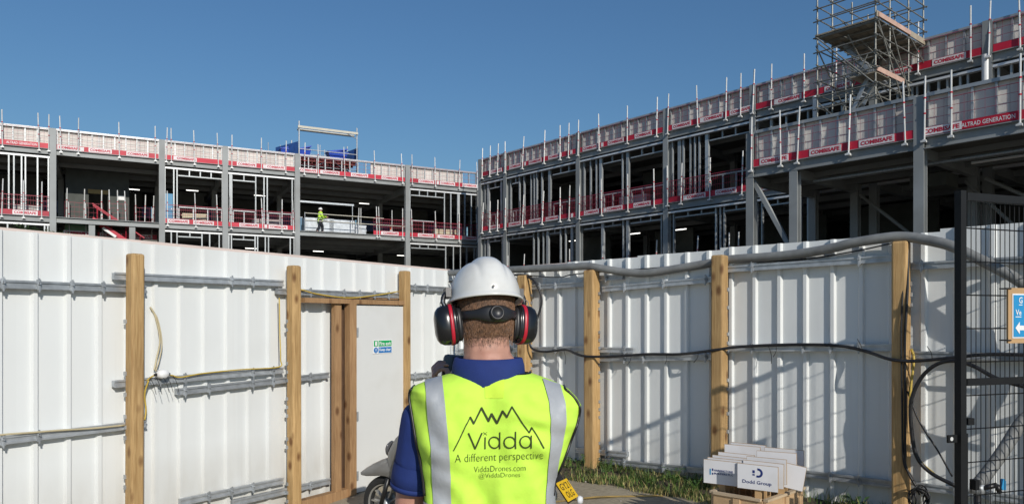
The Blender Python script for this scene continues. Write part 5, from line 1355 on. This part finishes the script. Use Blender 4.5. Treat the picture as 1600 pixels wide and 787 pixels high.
def drape(name, left, right, m, nx=8, ny=60, off=.004):
    """strip between two outlines given as (y, x) tables"""
    def at_(tab_, y):
        for i in range(len(tab_) - 1):
            if tab_[i][0] <= y <= tab_[i + 1][0]:
                t = (y - tab_[i][0]) / (tab_[i + 1][0] - tab_[i][0]); return tab_[i][1] + (tab_[i + 1][1] - tab_[i][1]) * t
        return tab_[-1][1]
    y0, y1 = left[0][0], left[-1][0]; y0r, y1r = right[0][0], right[-1][0]
    rows = []
    for i in range(ny + 1):
        t = i / ny; yl_, yr_ = y0 + (y1 - y0) * t, y0r + (y1r - y0r) * t; xl, xr = at_(left, yl_), at_(right, yr_)
        rows.append([on_vest(xl + (xr - xl) * j / nx, yl_ + (yr_ - yl_) * j / nx, off) for j in range(nx + 1)])
    b = MB(); b.grid(rows); return b.build(name, m, vest_o, True)
vest_root = pr
drape('reflective_strip', [(595, 664), (620, 667), (660, 670), (700, 674), (740, 676), (790, 678), (905, 680)], [(588, 691), (620, 695), (660, 698), (700, 702), (740, 704), (790, 706), (905, 708)], tape)
drape('reflective_strip', [(592, 847), (626, 857), (655, 860), (684, 860), (721, 857), (768, 852), (905, 850)], [(601, 874), (629, 883), (661, 884), (693, 878), (721, 872), (762, 866), (905, 864)], tape)
for za, zb in ((1.118, 1.062), (.965, .91)):
    rows = []
    for i in range(5):
        z = za + (zb - za) * i / 4; rows.append([vest_pt(z, 2 * math.pi * j / NA, .004) for j in range(NA)])
    b = MB(); b.grid(rows, True); b.build('waist_band', tape, vest_o, True)
patch = mat('vest_label_patch', (.62, .86, .07), .75, 0, .03, 9)
drape('neck_patch', [(585, 757), (622, 758)], [(585, 788), (622, 787)], patch, 4, 8, .0015)
# black piping round the arm holes and neck
def piping(pts, name='piping', r=.0042):
    b = MB(); b.tube(spline(pts, 5), r, 7); b.build(name, black_m, vest_o, True)
for sgn in (-1, 1):
    pts = []
    for py in (606, 612, 622, 634, 648, 665, 685, 705, 725, 745, 768):
        z = zpx(py); a = R(180 + 18) if sgn < 0 else R(360 - 18)
        pts.append(vest_pt(z, a, .003))
    top = vest_pt(zpx(604), R(180 - 10) if sgn < 0 else R(10), .003)
    piping([top] + pts)
pts = [vest_pt(zpx(582), R(180 + 180 * i / 14), .002) + V3(0, 0, .002 - .008 * math.sin(math.pi * i / 14)) for i in range(15)]
piping(pts, 'neck_piping', .004)
# printed logo and lettering on the vest's back
print_m = mat('vest_print', (.035, .05, .012), .8, 0, .1, 20)
def stroke_pts(pl, w):
    """polyline in photo pixels -> quads"""
    out_v = []; out_f = []
    for i in range(len(pl) - 1):
        a = Vector(pl[i]); b_ = Vector(pl[i + 1]); d = (b_ - a).normalized(); n_ = Vector((-d.y, d.x)) * w / 2
        ns = max(1, int((b_ - a).length / 4)); e0 = a - d * w * .3; e1 = b_ + d * w * .3
        for k in range(ns):
            p = e0.lerp(e1, k / ns); q = e0.lerp(e1, (k + 1) / ns); j = len(out_v)
            out_v += [p - n_, q - n_, q + n_, p + n_]; out_f.append((j, j + 1, j + 2, j + 3))
    return out_v, out_f
def vest_print(name, polys):
    b = MB()
    for vs, fs in polys: b.add([on_vest(v[0], v[1], .003) for v in vs], fs)
    return b.build(name, print_m, vest_o)
def Z(x, y): return (690 + x / 4.2105, 600 + y / 4.2086)
mt = [Z(80, 433), Z(188, 216), Z(211, 258), Z(262, 154), Z(310, 240), Z(330, 195), Z(367, 253), Z(405, 175), Z(432, 213), Z(463, 147), Z(575, 318), Z(593, 280), Z(672, 418)]
ws = [1.6, 3.0, 2.6, 3.2, 3.4, 3.6, 3.2, 2.8, 2.6, 1.9, 2.6, 1.8]
vest_print('mountain_emblem', [stroke_pts([mt[i], mt[i + 1]], ws[i]) for i in range(12)])
def arc(cx, cy, r, a0, a1, n=18): return [(cx + r * math.cos(R(a0 + (a1 - a0) * i / n)), cy - r * math.sin(R(a0 + (a1 - a0) * i / n))) for i in range(n + 1)]
w_ = 2.0
V_ = [stroke_pts([Z(178, 320), Z(221, 420), Z(264, 320)], w_ * 1.15), stroke_pts([Z(286, 348), Z(286, 420)], w_)]
for cx, top in ((348, 315), (450, 312)):
    c = Z(cx, 380); V_ += [stroke_pts(arc(c[0], c[1], 8.6, 0, 360), w_), stroke_pts([Z(cx + 37, top), Z(cx + 37, 419)], w_)]
c = Z(553, 377); V_ += [stroke_pts(arc(c[0], c[1], 8.6, 0, 360), w_), stroke_pts([Z(590, 340), Z(590, 415)], w_)]
for dx, dy in ((-9, -7), (9, -7), (-9, 7), (9, 7)): V_.append(stroke_pts([Z(286, 322), Z(286 + dx * 1.3, 322 + dy * 1.3)], .7))
vest_print('vidda_lettering', V_)
def print_text(word, x0, x1, yb, yt, slope=0, bold=-.018, res=3):
    vs, fs = fit_text(word, x0, x1, 0, 1, bold, res)
    return [(v[0], yb + (yt - yb) * v[1] + slope * (v[0] - x0)) for v in vs], fs
vest_print('slogan_lettering', [print_text('A different perspective', 711, 848.5, 725.2, 709.0, -.045)])
vest_print('web_lettering', [print_text('ViddaDrones.com', 740.5, 821, 736.5, 727.5, -.03)])
vest_print('handle_lettering', [print_text('@ViddaDrones', 748.5, 813, 747.5, 738.2, -.03)])

# hair: cap with short strands
hair_m = mat('hair_brown', (.085, .042, .020), .6, 0, .45, 60, .6, 180, stretch=(1, 1, .25))
def hair_pt(a, z, off=0):
    """a: angle from straight back, z: local height on the head"""
    t = (z + .085) / .16
    r_x = .074 + .011 * math.sin(min(1, max(0, t)) * math.pi * .5); r_y = .082 + .024 * math.sin(min(1, max(0, t * .9)) * math.pi * .5) - .030 * max(0, .35 - t)
    return HM @ Vector(((r_x + off) * math.sin(a), -.012 - (r_y + off) * math.cos(a), z))
rows = []
for i in range(22):
    rows.append([hair_pt(R(-105 + 210 * j / 40), -.066 + .138 * i / 21 - (.0 if i else 0) + (.02 * (abs(-105 + 210 * j / 40) / 105) ** 2 if i < 8 else 0) * (1 - i / 8 if i < 8 else 0) + .004 * noise.noise((j * .7, i, 0))) for j in range(41)])
b = MB(); b.grid(rows); b.wbuild('hair', hair_m, pr, True)
V = []; F = []
for i in range(7500):
    a = R(rnd.uniform(-100, 100)); z = -.100 + .15 * rnd.random() ** .9 + .018 * (a / 1.8) ** 2
    if z < -.062 + .018 * (a / 1.8) ** 2 and rnd.random() < min(.93, .25 + (-.062 + .018 * (a / 1.8) ** 2 - z) * 22): continue
    p = hair_pt(a, z, .0005); q = hair_pt(a + rnd.uniform(-.05, .05), z - rnd.uniform(.005, .014), .001 + rnd.random() * .002)
    s = (q - p).cross(Vector((0, 1, 0))).normalized() * rnd.uniform(.0004, .0008); k = len(V)
    V += [p - s, p + s, q]; F.append((k, k + 1, k + 2))
wpart('hair_strands', mesh_from('hair_strands', V, F, mat('hair_strand', (.17, .085, .042), .5, 0, .5, 90)), pr)

# ------------------------------------------------------------------ helmet, worn: top-level things on the head
hel = thing('safety_helmet', 'white safety helmet worn by the person in the foreground', 'helmet', HCN)
helm_m = mat('helmet_white', (.66, .665, .64), .3, 0, .02, 4, .03, 50, coat=.3, dirt=(.55, .54, .50), dscale=9)
HMl = Matrix.Rotation(head_yaw, 4, 'Z') @ Matrix.Rotation(head_pitch, 4, 'X')
def helm_pt(a, t):
    """a: angle round (0 = right, 90 = front), t: 0 rim .. 1 crown"""
    ph = t * math.pi / 2
    ca, sa = math.cos(a), math.sin(a)
    bx, by, bz = .1055, .136, .119
    c = math.cos(ph) ** .82; s = math.sin(ph) ** 1.0
    x = bx * c * ca; y = by * c * sa; z = .048 + bz * s
    rid = math.exp(-(x / .034) ** 4) * min(1, max(0, (t - .18) * 3))
    z += .009 * rid * s
    k = 1 + .035 * rid; y *= k
    groove = math.exp(-((abs(x) - .041) / .005) ** 2) * min(1, max(0, (t - .1) * 4)); z -= .004 * groove; y *= 1 - .012 * groove
    return Vector((x, y, z))
rows = []
NH = 96
# inner lip, rim flange, shell
def rimp(a, e, dz):
    ca, sa = math.cos(a), math.sin(a); pk = max(0, sa) ** 3 * .045
    return Vector(((.1055 + e) * ca, (.136 + e + pk * (1 if e > 0 else 0)) * sa, .048 + dz - pk * .25))
rows.append([rimp(2 * math.pi * j / NH, -.006, -.002) for j in range(NH)])
rows.append([rimp(2 * math.pi * j / NH, .006, -.012) for j in range(NH)])
rows.append([rimp(2 * math.pi * j / NH, .009, -.011) for j in range(NH)])
rows.append([rimp(2 * math.pi * j / NH, .009, -.006) for j in range(NH)])
rows.append([rimp(2 * math.pi * j / NH, .002, .000) for j in range(NH)])
for i in range(1, 29):
    rows.append([helm_pt(2 * math.pi * j / NH, (i / 28.5)) for j in range(NH)])
b = MB(); b.grid(rows, True); k = len(b.v); b.f.append(tuple(range(k - NH, k))); b.m.append(0); b.xf(HMl); b.build('helmet_shell', helm_m, hel, True)
b = MB(); b.grid([[HMl @ (rimp(2 * math.pi * j / 48, -.008, -.002)) for j in range(48)], [HMl @ (Vector((.088 * math.cos(2 * math.pi * j / 48), .115 * math.sin(2 * math.pi * j / 48), .10))) for j in range(48)]], True); b.build('liner', black_m, hel, True)
b = MB(); b.lathe([(0, 0), (.0035, 0), (.0035, .003), (0, .003)], 10, HMl @ Matrix.Translation((-.012, -.1385, .062)) @ Matrix.Rotation(R(90), 4, 'X')); b.build('rim_stud', black_m, hel)
# rear headband with ratchet knob
band_m = mat('band_plastic', (.018, .018, .02), .4, 0, .1, 20)
b = MB(); rows = []
for i in range(41):
    a = R(-100 + 200 * i / 40); t = abs(a) / R(100); hh = .013 + .011 * math.exp(-(t / .3) ** 4)
    ctr = hair_pt(a, -.012 + .010 * t * t, .004)
    n_ = (hair_pt(a, -.012, .02) - hair_pt(a, -.012, 0)).normalized(); upv = HMl.to_3x3() @ Vector((0, 0, 1)); th = .0035 + .004 * math.exp(-(t / .3) ** 4)
    rows.append([ctr + upv * hh * ca_ + n_ * (th * sa_) - HCN for ca_, sa_ in ((1, -.6), (1, .4), (.6, 1), (0, 1.15), (-.6, 1), (-1, .4), (-1, -.6))])
b.grid(rows); b.build('headband', band_m, hel, True)
kc = hair_pt(0, -.012, .010) - HCN
KM = Matrix.Translation(kc) @ HMl @ Matrix.Rotation(R(90), 4, 'X')
b = MB(); b.lathe([(.0, 0), (.022, 0), (.0225, .006), (.0205, .011), (.0165, .0125), (.0155, .0105), (.0, .0105)], 30, KM); b.build('ratchet_knob', band_m, hel, True)

# ear defenders clipped to the helmet
ed = thing('ear_defenders', 'black ear defenders with red bands clipped to the white helmet', 'ear defenders', HCN)
cup_m = mat('cup_black', (.010, .010, .011), .22, 0, .1, 20, coat=.2); cup_red = mat('cup_red', (.45, .012, .03), .35, 0, .05, 10)
def cup_ring(s, xo, ry, rz, n=36, p=2.6):
    """ring in the local y-z plane at local x = s*xo"""
    row = []
    for j in range(n):
        a = 2 * math.pi * j / n; ca, sa = math.cos(a), math.sin(a)
        row.append(Vector((s * xo, -.008 + ry * math.copysign(abs(ca) ** (2 / p), ca), -.028 + rz * math.copysign(abs(sa) ** (2 / p), sa))))
    return row
for s in (-1, 1):
    tiltm = Matrix.Translation((s * .1, 0, -.028)) @ Matrix.Rotation(R(5) * s, 4, 'Y') @ Matrix.Rotation(R(8) * s, 4, 'Z') @ Matrix.Translation((-s * .1, 0, .028))
    def ring_set(lst, name, m):
        b = MB(); b.grid([cup_ring(s, *q) for q in lst], True); n = 36; k = len(b.v); b.f.append(tuple(range(n))); b.m.append(0); b.f.append(tuple(range(k - n, k))); b.m.append(0)
        b.xf(HMl @ tiltm); return b.build(name, m, ed, True)
    ring_set([(.076, .030, .042), (.078, .036, .050), (.086, .038, .052), (.090, .036, .050)], 'cushion', band_m)
    ring_set([(.090, .038, .052), (.092, .042, .0575), (.100, .0435, .060), (.103, .042, .058)], 'inner_cup', cup_m)
    ring_set([(.1025, .0425, .0585), (.1035, .0445, .0612), (.112, .0445, .0612), (.113, .0425, .0585)], 'red_band', cup_red)
    ring_set([(.1125, .0425, .0585), (.116, .0435, .0600), (.132, .0425, .0585), (.144, .038, .053), (.152, .030, .043), (.156, .018, .028), (.157, .004, .008)], 'outer_cup', cup_m)
    b = MB(); b.tube([HMl @ Vector(p) for p in spline([(s * .108, .0, .075), (s * .124, .004, .06), (s * .128, .004, .042), (s * .124, .0, .028)], 4)], .0075, 8); b.build('arm', band_m, ed, True)
    b = MB(); b.obox(HMl @ Vector((s * .114, .005, .068)), HMl.to_3x3() @ Vector((.008, 0, 0)), HMl.to_3x3() @ Vector((0, .02, 0)), HMl.to_3x3() @ Vector((0, 0, .014))); b.build('helmet_clip', band_m, ed)
    for dy in (-.025, .028):
        b = MB(); b.tube([HMl @ Vector(p) for p in spline([(s * .125, .002, .052), (s * .134, dy * .6, .040), (s * .126, dy * 1.2, .016), (s * .112, dy * 1.5, -.01)], 5)], .0013, 5); b.build('wire_yoke', galv, ed, True)

# handset between the hands
hs = thing('drone_controller', 'grey handheld controller held up between the hands of the person', 'controller', V3(-.142, 2.555, 1.455))
ctl = mat('controller_grey', (.10, .11, .12), .5, 0, .1, 20)
b = ob('controller_body', bevel_box(.20, .045, .10, .014, ctl, 'controller_body'), hs, (0, 0, .02)); b.rotation_euler = (R(-20), R(5), 0)
o = ob('screen', bevel_box(.13, .004, .075, .0018, mat('screen_dark', (.01, .012, .015), .15), 'screen'), hs, (0, -.027, .03)); o.rotation_euler = (R(-20), R(5), 0)
for s in (-1, 1):
    b = MB(); b.tube([(s * .07, -.02, .0), (s * .07, -.045, .005)], .006, 8); b.build('stick', black_m, hs, True)
